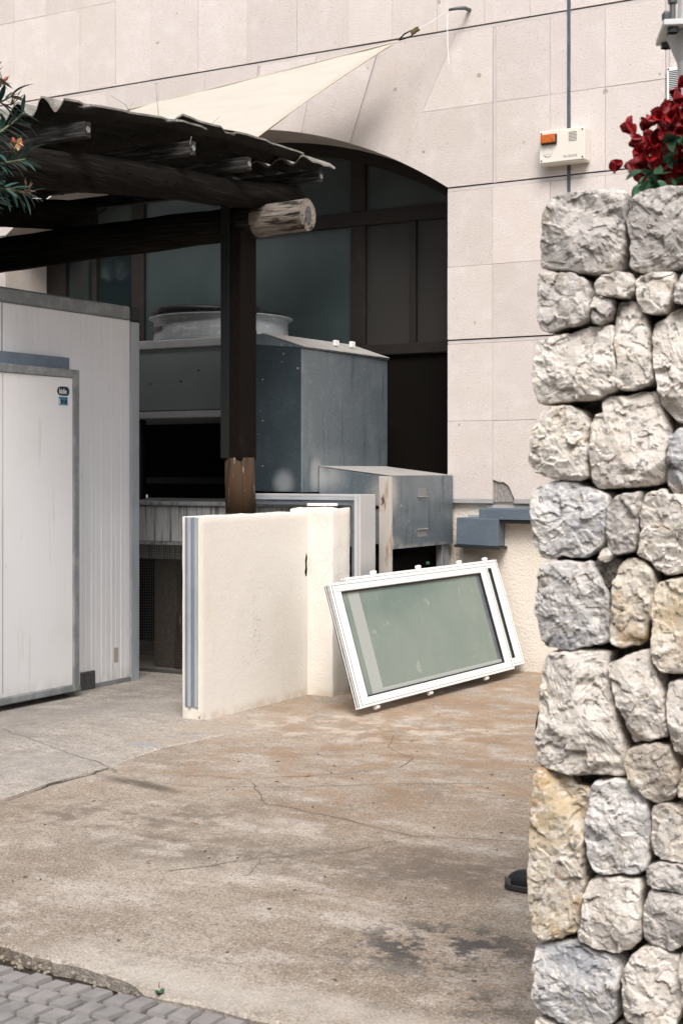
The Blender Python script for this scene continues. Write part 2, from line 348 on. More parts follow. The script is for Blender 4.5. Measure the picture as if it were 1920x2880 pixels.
mat('alarm_side', (.68, .63, .55), .5, layers=(dict(s=30, lo=.55, hi=.7, c=(.35, .28, .2), amt=.5),))
mat('amber_lens', (.50, .12, .012), .25, layers=(dict(s=40, lo=.45, hi=.65, c=(.28, .05, .008), amt=.7),), spec=.5)
mat('ink_black', (.015, .015, .016), .5)
mat('ink_grey', (.20, .20, .20), .6)
mat('ink_white', (.80, .80, .80), .5)
mat('ink_blue', (.035, .17, .33), .5)
mat('tape_beige', (.42, .36, .31), .7)
mat('mesh_wire', (.10, .10, .095), .6, .3)
mat('void_dark', (.006, .006, .006), .95, spec=0)
mat('lamp_white', (.62, .62, .61), .5, layers=(dict(s=20, lo=.5, hi=.7, c=(.45, .43, .41), amt=.5),))
mat('bolt_grey', (.12, .13, .135), .5, .5)
mat('leaf_oleander', (.018, .060, .046), .45, coords='obj', rnd=.35, spec=.4)
mat('leaf_boug', (.022, .075, .034), .45, coords='obj', rnd=.35, spec=.4)
mat('leaf_tree', (.05, .085, .03), .6, spec=.3)
mat('bract_red', (.21, .005, .009), .55, coords='obj', rnd=.30, spec=.3, layers=(dict(s=40, lo=.4, hi=.7, c=(.30, .012, .012), amt=.6),))
mat('petal_coral', (.40, .10, .075), .6, coords='obj', rnd=.2)
mat('petal_apricot', (.70, .47, .25), .6)
mat('stem_green', (.16, .17, .09), .7)
mat('stem_brown', (.13, .085, .055), .8)
mat('bark', (.09, .075, .06), .9, layers=(dict(s=(20, 20, 4), lo=.45, hi=.65, c=(.04, .033, .027), amt=.8),), bump=(('noise', (30, 30, 6), .8, .02),))
mat('trouser_black', (.010, .010, .012), .85, spec=.2)
mat('jacket_dark', (.022, .025, .032), .85, spec=.2)
mat('skin', (.50, .30, .21), .55)
mat('hair_dark', (.022, .016, .012), .7)
mat('shoe_black', (.010, .011, .014), .6, spec=.35)
mat('shoe_sole', (.025, .025, .027), .7)
mat('shoe_toe', (.11, .10, .085), .7)
mat('dry_leaf', (.30, .16, .06), .8)
mat('debris_stone', (.25, .215, .175), .9, coords='obj', rnd=.3)

# ------------------------------------------------------------------ mesh helpers
class MB:
    """Collects shapes in world (or local) coordinates; build() links them as one mesh object."""
    def __init__(self): self.v = []; self.f = []
    def add(self, verts, faces):
        n = len(self.v); self.v += [tuple(p) for p in verts]; self.f += [tuple(i + n for i in q) for q in faces]; return self
    def box(self, x0, x1, y0, y1, z0, z1, m=None):
        p = [(x, y, z) for z in (z0, z1) for y in (y0, y1) for x in (x0, x1)]
        if m is not None: p = [m @ Vector(q) for q in p]
        return self.add(p, [(0, 2, 3, 1), (4, 5, 7, 6), (0, 1, 5, 4), (2, 6, 7, 3), (0, 4, 6, 2), (1, 3, 7, 5)])
    def prism(self, poly, fn, a, b):
        """poly of (u, v); fn(u, v, w) -> point; extruded from w=a to w=b."""
        n = len(poly)
        p = [fn(u, v, a) for u, v in poly] + [fn(u, v, b) for u, v in poly]
        return self.add(p, [tuple(range(n)), tuple(range(2 * n - 1, n - 1, -1))] + [(i, i + n, (i + 1) % n + n, (i + 1) % n) for i in range(n)])
    def tube(self, pts, rad, n=10, cap=True, wob=0.0, seed=0.0):
        pts = [Vector(p) for p in pts]
        rad = rad if isinstance(rad, (list, tuple)) else [rad] * len(pts)
        rings = []; up = Vector((0, 0, 1))
        for i, p in enumerate(pts):
            t = (pts[min(i + 1, len(pts) - 1)] - pts[max(i - 1, 0)]).normalized()
            a = t.cross(up)
            if a.length < .05: a = t.cross(Vector((0, 1, 0)))
            a.normalize(); c = a.cross(t).normalized()
            ring = []
            for k in range(n):
                th = 2 * math.pi * k / n
                r = rad[i]
                if wob: r *= 1 + wob * mnoise.noise(Vector((p.x * 3 + seed, math.cos(th) * 1.7 + p.y * 3, math.sin(th) * 1.7 + p.z)))
                ring.append(p + a * (r * math.cos(th)) + c * (r * math.sin(th)))
            rings.append(ring)
        v = [q for r_ in rings for q in r_]; f = []
        for i in range(len(pts) - 1):
            for k in range(n):
                f.append((i * n + k, i * n + (k + 1) % n, (i + 1) * n + (k + 1) % n, (i + 1) * n + k))
        if cap:
            f.append(tuple(range(n - 1, -1, -1))); f.append(tuple(range((len(pts) - 1) * n, len(pts) * n)))
        return self.add(v, f)
    def lathe(self, prof, c, n=40, ax=(1, 0, 0), ay=(0, 1, 0), az=(0, 0, 1), closed=False):
        c, ax, ay, az = Vector(c), Vector(ax), Vector(ay), Vector(az)
        v = []
        for r, h in prof:
            for k in range(n):
                t = 2 * math.pi * k / n
                v.append(c + ax * (r * math.cos(t)) + ay * (r * math.sin(t)) + az * h)
        f = []
        m = len(prof)
        for i in range(m if closed else m - 1):
            j = (i + 1) % m
            for k in range(n): f.append((i * n + k, i * n + (k + 1) % n, j * n + (k + 1) % n, j * n + k))
        return self.add(v, f)
    def build(self, name, material, parent=None, bevel=0.0, smooth=False, local=False, seg=1):
        return link_mesh(name, self.v, self.f, material, parent, bevel, smooth, local, seg)

ORG = {}
def link_mesh(name, v, f, material, parent=None, bevel=0.0, smooth=False, local=False, seg=1):
    if parent is not None: org = Vector((0, 0, 0)) if local else ORG[parent.name]
    elif local: org = Vector((0, 0, 0))
    else:
        xs = [p[0] for p in v]; ys = [p[1] for p in v]; zs = [p[2] for p in v]
        org = Vector(((min(xs) + max(xs)) / 2, (min(ys) + max(ys)) / 2, min(zs)))
    me = bpy.data.meshes.new(name)
    me.from_pydata([tuple(Vector(p) - org) for p in v], [], f)
    bm = bmesh.new(); bm.from_mesh(me)
    bmesh.ops.recalc_face_normals(bm, faces=bm.faces)
    if bevel:
        ed = [e for e in bm.edges if len(e.link_faces) == 2 and e.calc_face_angle(0) > .6]
        bmesh.ops.bevel(bm, geom=ed, offset=bevel, segments=seg, affect='EDGES', profile=.6, clamp_overlap=True)
    bm.to_mesh(me); bm.free()
    if smooth:
        for p in me.polygons: p.use_smooth = True
    me.materials.append(MATS[material])
    o = bpy.data.objects.new(name, me); col.objects.link(o)
    if parent is not None: o.parent = parent
    else: o.location = org
    ORG[o.name] = org
    return o
def tag(o, label=None, cat=None, group=None, kind=None):
    if label: o["label"] = label
    if cat: o["category"] = cat
    if group: o["group"] = group
    if kind: o["kind"] = kind
    return o
def thing(name, label, cat, loc, group=None, matrix=None):
    o = bpy.data.objects.new(name, None); col.objects.link(o)
    o.empty_display_size = .1
    if matrix is not None: o.matrix_world = matrix
    else: o.location = loc
    ORG[o.name] = Vector(loc)
    return tag(o, label, cat, group)
def box_obj(name, material, parent, b, bevel=.003, local=False, smooth=False):
    return MB().box(*b).build(name, material, parent, bevel, local=local, smooth=smooth)
def copy_part(o, parent, matrix):
    c = o.copy(); col.objects.link(c); c.parent = parent
    c.matrix_basis = matrix
    ORG[c.name] = ORG[parent.name]
    return c
def text_obj(name, body, size, material, parent, matrix, extrude=.0004, bold=0.0, squeeze=1.0):
    cu = bpy.data.curves.new(name, 'FONT')
    cu.body = body; cu.size = size; cu.extrude = extrude; cu.offset = bold
    cu.align_x = 'LEFT'
    o = bpy.data.objects.new(name, cu)
    col.objects.link(o)
    dg = bpy.context.evaluated_depsgraph_get()
    me = bpy.data.meshes.new_from_object(o.evaluated_get(dg))
    bpy.data.objects.remove(o)
    me.materials.clear(); me.materials.append(MATS[material])
    o = bpy.data.objects.new(name, me); col.objects.link(o)
    o.parent = parent
    m = matrix.copy()
    m.translation = m.translation - ORG[parent.name]
    o.matrix_basis = m @ Matrix.Diagonal((squeeze, 1, 1, 1))
    ORG[o.name] = ORG[parent.name]
    return o
def frame_m(o, x, y, z):
    """matrix with axes x, y, z at origin o"""
    m = Matrix.Identity(4)
    for i, a in enumerate((x, y, z)):
        for k in range(3): m[k][i] = a[k]
    for k in range(3): m[k][3] = o[k]
    return m
def fbm(p, o=4):
    return mnoise.fractal(p, .9, 2.1, o)

STONES = [
  ('g', [(-1334,2130),(-1306,2164),(-1268,2169),(-1209,2168),(-1151,2168),(-1125,2155),(-1121,2122),(-1128,2098),(-1127,2070),(-1131,2032),(-1137,1994),(-1151,1973),(-1209,1969),(-1244,1977),(-1268,1983),(-1315,1992),(-1344,1995),(-1344,2040),(-1335,2088)]),
  ('g', [(-1118,2110),(-1103,2144),(-1069,2155),(-1027,2159),(-981,2157),(-945,2156),(-892,2143),(-892,1971),(-981,1972),(-1014,1965),(-1089,1961),(-1120,1982),(-1114,2012),(-1118,2048),(-1127,2081)]),
  ('g', [(-1343,1984),(-1300,1981),(-1250,1975),(-1218,1956),(-1210,1928),(-1205,1900),(-1206,1864),(-1226,1854),(-1268,1847),(-1315,1836),(-1337,1842),(-1344,1871),(-1344,1913),(-1344,1956)]),
  ('w', [(-1196,1946),(-1174,1964),(-1140,1967),(-1111,1965),(-1100,1945),(-1100,1923),(-1111,1905),(-1145,1910),(-1189,1918),(-1197,1930)]),
  ('w', [(-1097,1953),(-1055,1958),(-1008,1961),(-1005,1931),(-1014,1899),(-1027,1865),(-1058,1867),(-1080,1873),(-1091,1896),(-1097,1923)]),
  ('g', [(-1000,1928),(-981,1956),(-945,1956),(-929,1921),(-940,1884),(-981,1882),(-1003,1888)]),
  ('g', [(-1200,1910),(-1191,1917),(-1154,1905),(-1154,1880),(-1163,1859),(-1189,1846),(-1203,1852),(-1202,1883)]),
  ('w', [(-1350,1820),(-1309,1828),(-1250,1838),(-1200,1847),(-1157,1847),(-1154,1811),(-1148,1764),(-1142,1718),(-1144,1696),(-1160,1685),(-1209,1673),(-1268,1671),(-1309,1665),(-1346,1665),(-1355,1699),(-1357,1744),(-1355,1787)]),
  ('w', [(-1151,1899),(-1117,1903),(-1091,1896),(-1080,1857),(-1068,1829),(-1070,1794),(-1063,1748),(-1059,1715),(-1075,1702),(-1106,1695),(-1137,1695),(-1144,1715),(-1137,1753),(-1147,1792),(-1153,1847)]),
  ('w', [(-1030,1857),(-1008,1875),(-981,1878),(-932,1876),(-905,1834),(-905,1676),(-919,1610),(-981,1613),(-1019,1622),(-1041,1655),(-1047,1693),(-1058,1761),(-1063,1815),(-1058,1845)]),
  ('w', [(-1331,1655),(-1306,1656),(-1263,1659),(-1239,1650),(-1221,1633),(-1215,1610),(-1217,1573),(-1217,1522),(-1218,1493),(-1236,1483),(-1288,1485),(-1322,1489),(-1353,1502),(-1362,1531),(-1360,1566),(-1355,1600),(-1348,1638)]),
  ('w', [(-1185,1666),(-1162,1680),(-1118,1681),(-1089,1687),(-1049,1688),(-1043,1646),(-1029,1604),(-1023,1563),(-1026,1521),(-1030,1488),(-1051,1473),(-1103,1468),(-1162,1465),(-1200,1462),(-1208,1493),(-1211,1533),(-1214,1579),(-1212,1621),(-1203,1638),(-1179,1643)]),
  ('b', [(-1012,1584),(-998,1598),(-981,1605),(-934,1600),(-917,1548),(-923,1477),(-981,1455),(-1012,1451),(-1026,1471),(-1024,1510),(-1017,1543)]),
  ('b', [(-1354,1464),(-1328,1471),(-1297,1480),(-1251,1477),(-1221,1465),(-1191,1456),(-1168,1451),(-1163,1428),(-1168,1394),(-1171,1355),(-1173,1332),(-1209,1306),(-1239,1298),(-1288,1303),(-1306,1293),(-1337,1296),(-1353,1322),(-1360,1348),(-1354,1394),(-1359,1435)]),
  ('g', [(-1153,1437),(-1129,1451),(-1086,1457),(-1084,1429),(-1092,1398),(-1095,1359),(-1099,1320),(-1115,1313),(-1144,1306),(-1159,1324),(-1166,1346),(-1165,1392),(-1162,1423)]),
  ('w', [(-1077,1454),(-1032,1462),(-1023,1449),(-981,1450),(-920,1453),(-906,1385),(-920,1281),(-981,1270),(-1020,1268),(-1051,1277),(-1066,1296),(-1095,1309),(-1089,1348),(-1090,1387),(-1084,1429)]),
  ('w', [(-1179,1318),(-1165,1327),(-1150,1310),(-1153,1299),(-1165,1291),(-1182,1298)]),
  ('b', [(-1331,1279),(-1306,1289),(-1263,1287),(-1209,1291),(-1194,1269),(-1182,1247),(-1171,1228),(-1162,1194),(-1163,1155),(-1166,1104),(-1191,1099),(-1233,1088),(-1269,1075),(-1306,1078),(-1334,1079),(-1346,1116),(-1351,1165),(-1353,1203),(-1346,1244)]),
  ('m', [(-1203,1295),(-1138,1296),(-1147,1268),(-1156,1240),(-1168,1228),(-1191,1258)]),
  ('o', [(-1135,1294),(-1109,1300),(-1083,1295),(-1063,1276),(-1057,1249),(-1060,1215),(-1060,1179),(-1069,1143),(-1074,1115),(-1095,1099),(-1132,1096),(-1156,1104),(-1160,1132),(-1153,1169),(-1151,1212),(-1153,1248)]),
  ('o', [(-1051,1246),(-1017,1259),(-981,1264),(-920,1268),(-906,1195),(-920,1099),(-981,1040),(-1017,1038),(-1037,1042),(-1051,1058),(-1056,1091),(-1060,1127),(-1059,1179),(-1060,1215)]),
  ('w', [(-1330,1065),(-1269,1075),(-1204,1079),(-1164,1076),(-1168,1045),(-1160,1004),(-1152,958),(-1144,921),(-1137,876),(-1125,832),(-1123,794),(-1152,787),(-1204,786),(-1257,782),(-1298,787),(-1351,796),(-1353,848),(-1346,912),(-1346,963),(-1340,1022)]),
  ('w', [(-1164,1049),(-1141,1066),(-1101,1081),(-1066,1093),(-1057,1060),(-1047,1023),(-1035,994),(-1032,949),(-1024,909),(-1028,892),(-1070,879),(-1113,871),(-1123,900),(-1127,934),(-1141,967),(-1152,1000),(-1162,1030)]),
  ('w', [(-1024,1021),(-981,1028),(-937,1027),(-926,940),(-937,858),(-981,850),(-1009,862),(-1016,887),(-1022,932),(-1028,976)]),
  ('t', [(-1121,855),(-1086,868),(-1047,875),(-1020,872),(-1009,843),(-1003,807),(-999,774),(-1012,754),(-1047,738),(-1070,751),(-1086,768),(-1109,784),(-1121,817)]),
  ('t', [(-995,804),(-981,831),(-941,839),(-930,792),(-941,754),(-981,753),(-993,771)]),
  ('o', [(-1351,786),(-1311,790),(-1269,775),(-1253,750),(-1229,752),(-1216,738),(-1221,692),(-1229,625),(-1233,567),(-1229,529),(-1237,470),(-1249,403),(-1298,379),(-1346,370),(-1359,401),(-1363,471),(-1362,550),(-1361,648),(-1353,707)]),
  ('b', [(-1204,770),(-1156,781),(-1109,784),(-1078,765),(-1068,729),(-1066,676),(-1068,620),(-1074,581),(-1093,569),(-1148,560),(-1188,554),(-1212,574),(-1223,626),(-1221,673),(-1210,724)]),
  ('w', [(-1062,729),(-1028,741),(-981,746),(-933,751),(-922,690),(-937,626),(-981,616),(-1028,610),(-1058,617),(-1062,647),(-1066,684)]),
  ('g', [(-1068,593),(-1032,606),(-981,607),(-933,608),(-930,564),(-981,546),(-1028,546),(-1068,550),(-1070,574)]),
  ('w', [(-1196,545),(-1148,556),(-1089,556),(-1084,527),(-1088,496),(-1084,459),(-1089,417),(-1109,395),(-1152,376),(-1188,378),(-1237,389),(-1243,412),(-1229,452),(-1233,490),(-1216,531)]),
  ('g', [(-1066,541),(-1028,539),(-981,538),(-930,549),(-919,481),(-937,434),(-981,423),(-1016,401),(-1047,409),(-1078,415),(-1082,452),(-1078,498)]),
  ('b', [(-1357,358),(-1302,371),(-1245,380),(-1188,370),(-1148,369),(-1137,352),(-1139,303),(-1148,255),(-1152,216),(-1188,183),(-1261,177),(-1332,198),(-1361,209),(-1359,276),(-1359,323)]),
  ('w', [(-1086,399),(-1047,409),(-1016,395),(-997,395),(-990,340),(-990,285),(-1001,234),(-1070,213),(-1121,223),(-1131,259),(-1131,316),(-1121,355)]),
  ('w', [(-990,403),(-956,427),(-919,430),(-908,355),(-919,279),(-981,245),(-986,304),(-992,359)]),
  ('w', [(-1353,185),(-1269,165),(-1188,175),(-1156,197),(-1133,194),(-1133,91),(-1229,68),(-1353,50),(-1361,118)]),
  ('g', [(-1125,195),(-1001,223),(-937,239),(-919,169),(-937,132),(-1032,109),(-1121,98)]),
]

# ================================================================== SETTING: ground, yard, apron, pavement
g = MB().add([(-90, -90, -.06), (90, -90, -.06), (90, 90, -.06), (-90, 90, -.06)], [(0, 1, 2, 3)]).build('ground', 'ground_base')
tag(g, 'bare ground around the yard', kind='structure')

def edge_y(x):                                     # front edge of the concrete towards the pavement
    y = 3.352 + .01 * fbm(Vector((x * 4, 3.1, 0)))
    if x < -2.60: y += (.085 + .03 * min(1, max(0, (-2.8 - x) / .5))) * min(1, (-2.60 - x) / .12) + .022 * fbm(Vector((x * 14, 7.7, 0)))
    return y
xs = [-14 + .5 * i for i in range(19)] + [-4.6 + .03 * i for i in range(115)] + [-1 + .5 * i for i in range(1, 12)]
v = []; f = []
for x in xs:
    y0 = edge_y(x)
    v += [(x, y0 + .006, -.05), (x, y0, -.008), (x, y0 + .012, 0), (x, 10.4, 0)]
for i in range(len(xs) - 1):
    for k in range(3): f.append((i * 4 + k, (i + 1) * 4 + k, (i + 1) * 4 + k + 1, i * 4 + k + 1))
yard = link_mesh('concrete_yard', v, f, 'yard_concrete')
tag(yard, 'stained and cracked concrete floor of the yard', kind='structure')

# apron in front of the cold room: a thin slab with a bevelled, slightly ragged edge
ap = [(-9.0, 4.2), (-4.70, 4.2), (-4.67, 4.9), (-4.70, 5.45), (-4.69, 5.78), (-4.77, 6.1), (-4.80, 6.36), (-4.74, 6.75), (-4.69, 7.08), (-4.80, 7.13), (-5.06, 7.19), (-5.28, 7.25), (-5.28, 9.0), (-9.0, 9.0)]
pp = []
for i, p in enumerate(ap):
    q = ap[(i + 1) % len(ap)]
    n = max(1, int((Vector(q) - Vector(p)).length / .08)) if 0 < i < 12 else 1
    for k in range(n):
        t = k / n; x = p[0] + (q[0] - p[0]) * t; y = p[1] + (q[1] - p[1]) * t
        if 0 < i < 12: x += .02 * fbm(Vector((x * 5, y * 5, 2)))
        pp.append((x, y))
n = len(pp)
cx, cy = -6.8, 6.6
v = [(x, y, .001) for x, y in pp] + [(x + (cx - x) * .008, y + (cy - y) * .008, .010) for x, y in pp]
f = [(i, (i + 1) % n, (i + 1) % n + n, i + n) for i in range(n)] + [tuple(range(n, 2 * n))]
apron = link_mesh('concrete_apron', v, f, 'apron_concrete')
tag(apron, 'grey concrete apron in front of the cold room', kind='structure')

def strip(pts, w, z, jit=.020, seed=0, step=.014):
    """a crack: a thin irregular ribbon following pts on the floor"""
    out = []
    for (a, b) in zip(pts[:-1], pts[1:]):
        a, b = Vector(a), Vector(b); m = max(1, int((b - a).length / step))
        for k in range(m): out.append(a + (b - a) * (k / m))
    out.append(Vector(pts[-1]))
    res = []
    for i, p in enumerate(out):
        j = Vector((mnoise.fractal(Vector((i * .055, seed, 0)), .6, 2.1, 6), mnoise.fractal(Vector((i * .055, seed, 9)), .6, 2.1, 6))) * jit
        ww = w * (.38 + .55 * max(0, mnoise.noise(Vector((i * .06, seed, 4))) + .3) + .35 * abs(mnoise.noise(Vector((i * .5, seed, 4))))) * (.3 if i in (0, len(out) - 1) else 1)
        t = (out[min(i + 1, len(out) - 1)] - out[max(i - 1, 0)]).normalized()
        nrm = Vector((-t.y, t.x))
        res.append((p + j - nrm * ww, p + j + nrm * ww))
    v = [(q.x, q.y, z) for pr in res for q in pr]
    f = [(2 * i, 2 * i + 2, 2 * i + 3, 2 * i + 1) for i in range(len(res) - 1)]
    return v, f
cracks = [
    ([(-4.66, 4.98), (-4.69, 5.4), (-4.69, 5.78), (-4.60, 5.72)], .008, apron, .0115),
    ([(-4.70, 5.79), (-5.0, 5.93), (-5.285, 6.04), (-5.6, 6.2), (-5.95, 6.34)], .003, apron, .0115),
    ([(-4.45, 5.62), (-4.0, 5.70), (-3.6, 5.95), (-3.2, 6.25), (-2.7, 6.55)], .0026, yard, .002),
    ([(-3.9, 7.35), (-3.75, 7.0), (-3.5, 6.82), (-3.45, 6.55), (-3.7, 6.2), (-3.95, 5.95), (-3.6, 5.55), (-3.1, 5.45), (-2.75, 5.35), (-2.3, 5.5)], .0029, yard, .002),
    ([(-4.6, 6.55), (-4.1, 6.78), (-3.5, 6.82), (-2.9, 7.2), (-2.4, 7.45)], .0026, yard, .002),
    ([(-2.75, 5.35), (-2.85, 5.0), (-3.1, 4.75), (-3.3, 4.4)], .0026, yard, .002),
    ([(-3.95, 5.95), (-4.3, 5.85)], .0026, yard, .002),
    ([(-3.1, 4.75), (-3.02, 4.5)], .002, yard, .002),
]
for i, (pts, w, par, z) in enumerate(cracks):
    v, f = strip(pts, w, z, seed=i * 3.7)
    link_mesh('crack', v, f, 'crack_dark', par)

# pavement of small setts, gutter gap filled with soil
pav = MB().box(-6, 3, -3, 3.34, -.065, -.022).build('pavement', 'joint_sand')
tag(pav, 'grey sett pavement along the yard edge', kind='structure')
gap = []
v = []; f = []
for i in range(60):
    x = -4.2 + i * .0275
    for k, t in enumerate((0, .35, .7, 1)):
        y = 3.332 + t * .17
        v.append((x, y, -.046 + .018 * fbm(Vector((x * 22, y * 22, 3))) - .008 * math.sin(t * 3.14)))
for i in range(59):
    for k in range(3): f.append((i * 4 + k, i * 4 + 4 + k, i * 4 + 5 + k, i * 4 + 1 + k))
so = link_mesh('gutter_soil', v, f, 'soil')
tag(so, 'dark soil and grit in the gutter gap beside the setts', 'soil', kind='stuff')
def sett_mesh(seed):
    v = []; f = []
    for iy, ty in enumerate((-1, -.88, 0, .88, 1)):
        for ix, tx in enumerate((-1, -.88, 0, .88, 1)):
            e = max(abs(tx), abs(ty))
            z = -.010 if e == 1 else (.001 if e > .5 else .002)
            r = .93 if abs(tx) == 1 and abs(ty) == 1 else 1
            jx = .003 * mnoise.noise(Vector((tx * 2, ty * 2, seed))); jy = .003 * mnoise.noise(Vector((tx * 2, ty * 2, seed + 5)))
            v.append((tx * .0325 * r + jx, ty * .042 * r + jy, z + .002 * mnoise.noise(Vector((tx * 2, ty * 2, seed + 9)))))
    for iy in range(4):
        for ix in range(4): f.append((iy * 5 + ix, iy * 5 + ix + 1, iy * 5 + ix + 6, iy * 5 + ix + 5))
    ring = [0, 1, 2, 3, 4, 9, 14, 19, 24, 23, 22, 21, 20, 15, 10, 5]
    n = len(v)
    for i in ring: v.append((v[i][0], v[i][1], -.04))
    for i in range(16): f.append((ring[i], n + i, n + (i + 1) % 16, ring[(i + 1) % 16]))
    me = bpy.data.meshes.new('sett'); me.from_pydata(v, [], f); me.materials.append(MATS['sett_stone'])
    return me
sm = [sett_mesh(i * 7.3) for i in range(6)]
for r in range(9):
    y = 3.285 - r * .094
    off = (r % 2) * .04 + random.uniform(-.008, .008)
    for c in range(30):
        x = -3.95 + c * .0775 + off + random.uniform(-.004, .004)
        o = bpy.data.objects.new('sett', random.choice(sm)); col.objects.link(o)
        o.parent = pav
        o.location = Vector((x, y + random.uniform(-.004, .004), random.uniform(-.006, .001))) - ORG[pav.name]
        o.rotation_euler = (random.uniform(-.02, .02), random.uniform(-.02, .02), random.choice((0, math.pi)) + random.uniform(-.05, .05))
        o.scale = (random.uniform(.93, 1.0), random.uniform(.92, .99), 1)
    # beyond the part in view the joints are only material
# ================================================================== BUILDING
bld = thing('stone_building', 'pale stone-clad building wall with a glazed segmental arch', 'building', (-7.2, 10.5, 0))
FY = 10.17
AX, ZS, HW, RISE = -7.2, 3.71, 2.275, .69
AR = (HW * HW + RISE * RISE) / (2 * RISE); AC = ZS + RISE - AR
def arc(deg): return (AX + AR * math.sin(R(deg)), AC + AR * math.cos(R(deg)))
AMAX = math.degrees(math.asin(HW / AR))
wxz = lambda u, w_, y: (u, y, w_)
# core wall behind the cladding, with the arch cut through it
core = MB()
core.prism([(AX + HW, 1.3), (2.0, 1.3), (2.0, 7), (AX + HW, 7)], wxz, FY + .026, 10.9)
core.prism([(-14, -.05), (AX - HW, -.05), (AX - HW, 7), (-14, 7)], wxz, FY + .026, 10.9)
NA = 28
for i in range(NA):
    a, b = arc(-AMAX + 2 * AMAX * i / NA), arc(-AMAX + 2 * AMAX * (i + 1) / NA)
    core.prism([a, b, (b[0], 7), (a[0], 7)], wxz, FY + .026, 10.9)
core.build('wall_core', 'reveal_stone', bld)
box_obj('plinth', 'stucco_wall', bld, (-4.985, 2.0, 10.212, 10.9, -.05, 1.2995), .004)
box_obj('sill_wall', 'stucco_wall', bld, (AX - HW + .003, -4.989, 10.56, 10.88, -.05, 1.268), 0)
box_obj('base_trim', 'trim_zinc', bld, (-4.925, -4.546, FY - .004, FY + .05, 1.268, 1.299), .002)
box_obj('base_trim', 'trim_zinc', bld, (-4.37, 2.0, FY - .004, FY + .05, 1.268, 1.299), .002)

def inset(poly, d):
    n = len(poly); out = []
    ar = sum(poly[i][0] * poly[(i + 1) % n][1] - poly[(i + 1) % n][0] * poly[i][1] for i in range(n))
    s = 1 if ar > 0 else -1
    for i in range(n):
        p0, p1, p2 = Vector(poly[i - 1]), Vector(poly[i]), Vector(poly[(i + 1) % n])
        e1 = (p1 - p0).normalized(); e2 = (p2 - p1).normalized()
        n1 = Vector((-e1.y, e1.x)) * s; n2 = Vector((-e2.y, e2.x)) * s
        m = n1 + n2
        if m.length < 1e-4: m = n1
        else: m = m / (m.dot(n1) if m.dot(n1) > .3 else .3)
        out.append(tuple(p1 + m * d))
    return out
def panel(poly, gap=.0013, dy=None):
    dy = random.uniform(-.0018, .0018) if dy is None else dy
    o = MB().prism(inset(poly, gap), wxz, FY + dy, FY + .0255).build('cladding_panel', 'cladding_stone', bld)
    return o
def rect(x0, x1, z0, z1): panel([(x0, z0), (x1, z0), (x1, z1), (x0, z1)])
BAND = .036
def band_h(x0, x1, z):       # recessed fillet under each main joint, with a dark open joint above it
    box_obj('joint_fillet', 'joint_band', bld, (x0, x1, FY + .007, FY + .025, z - BAND + .002, z - .009), 0)
    box_obj('open_joint', 'joint_shadow', bld, (x0, x1, FY + .019, FY + .0252, z - .0085, z + .001), 0)
def band_v(x, z0, z1, w=.030):
    box_obj('joint_fillet', 'joint_band', bld, (x + .002, x + w - .002, FY + .007, FY + .025, z0, z1), 0)
# top course (tall slabs above the string joint)
TX = [-13.5, -12.6, -11.7, -10.8, -10.1, -9.77, -9.374, -8.982, -8.584, -8.182, -7.789, -7.287, -6.787, -6.293, -5.806, -5.407, -5.013, -4.611, -4.24, -3.945, -3.5, -3.1, -2.65, -2.2, -1.6, -1.0, -.2, .8, 2.0]
for a, b in zip(TX[:-1], TX[1:]):
    if a < -8.3:
        rect(a, b, 4.93, 5.68); rect(a, b, 5.68, 7)
    else: rect(a, b, 4.93, 7)
band_h(-13.5, 2.0, 4.93)
ZT = 4.93 - BAND
# voussoir course over the arch
def radial_x(deg, z): return AX + (z - AC) * math.tan(R(deg))
ANG = [-27.1, -20.2, -13.5, -6.6, -.2, 6.7, 13.4, 20.2, 27.1]
HEAVY = (-20.2, -6.6, 6.7, 20.2)
def shift(a): return .16 if a in HEAVY else 0.0
for a, b in zip(ANG[:-1], ANG[1:]):
    a2, b2 = a + shift(a), b - shift(b)
    poly = [arc(a2 + (b2 - a2) * t / 6) for t in range(7)] + [(radial_x(b2, ZT), ZT), (radial_x(a2, ZT), ZT)]
    panel(poly)
for a in HEAVY:
    q = [arc(a - .15), arc(a + .15), (radial_x(a + .15, ZT), ZT), (radial_x(a - .15, ZT), ZT)]
    MB().prism(inset(q, .001), wxz, FY + .008, FY + .025).build('joint_fillet', 'joint_band', bld)
for sgn in (1, -1):          # springer panels on both sides
    mx = lambda x: AX + sgn * (x - AX)
    xe = -4.545
    pts = [arc(27.1 + (AMAX - 27.1) * t / 4) for t in range(5)]
    low = pts + [(xe, ZS), (xe, 4.32), (radial_x(27.1, 4.32), 4.32)]
    up = [(radial_x(27.1, 4.32), 4.32), (xe, 4.32), (xe, ZT), (radial_x(27.1, ZT), ZT)]
    for P in (low, up): panel([(mx(x), z) for x, z in P])
CX = [-4.515, -4.08, -3.945, -3.65, -3.20]
for a, b in zip(CX[:-1], CX[1:]):
    for z0, z1 in ((ZS, 4.32), (4.32, ZT)): rect(a, b, z0, z1)
band_v(-4.545, ZS, ZT); band_v(-3.20, ZS, ZT)
CX2 = [-3.17, -2.75, -2.3, -1.8, -1.2, -.5, .4, 1.2, 2.0]
for a, b in zip(CX2[:-1], CX2[1:]):
    for z0, z1 in ((ZS, 4.32), (4.32, ZT)): rect(a, b, z0, z1)
for a, b in zip([-13.5, -12.6, -11.7, -10.8, -9.87][:-1], [-13.5, -12.6, -11.7, -10.8, -9.87][1:]):
    rect(a, b, ZS, ZT); rect(a, b, 2.53, ZS - BAND); rect(a, b, 1.3, 2.53 - BAND)
rect(-9.865, AX - HW, 2.53, ZS - BAND); rect(-9.865, AX - HW, 1.3, 2.53 - BAND)
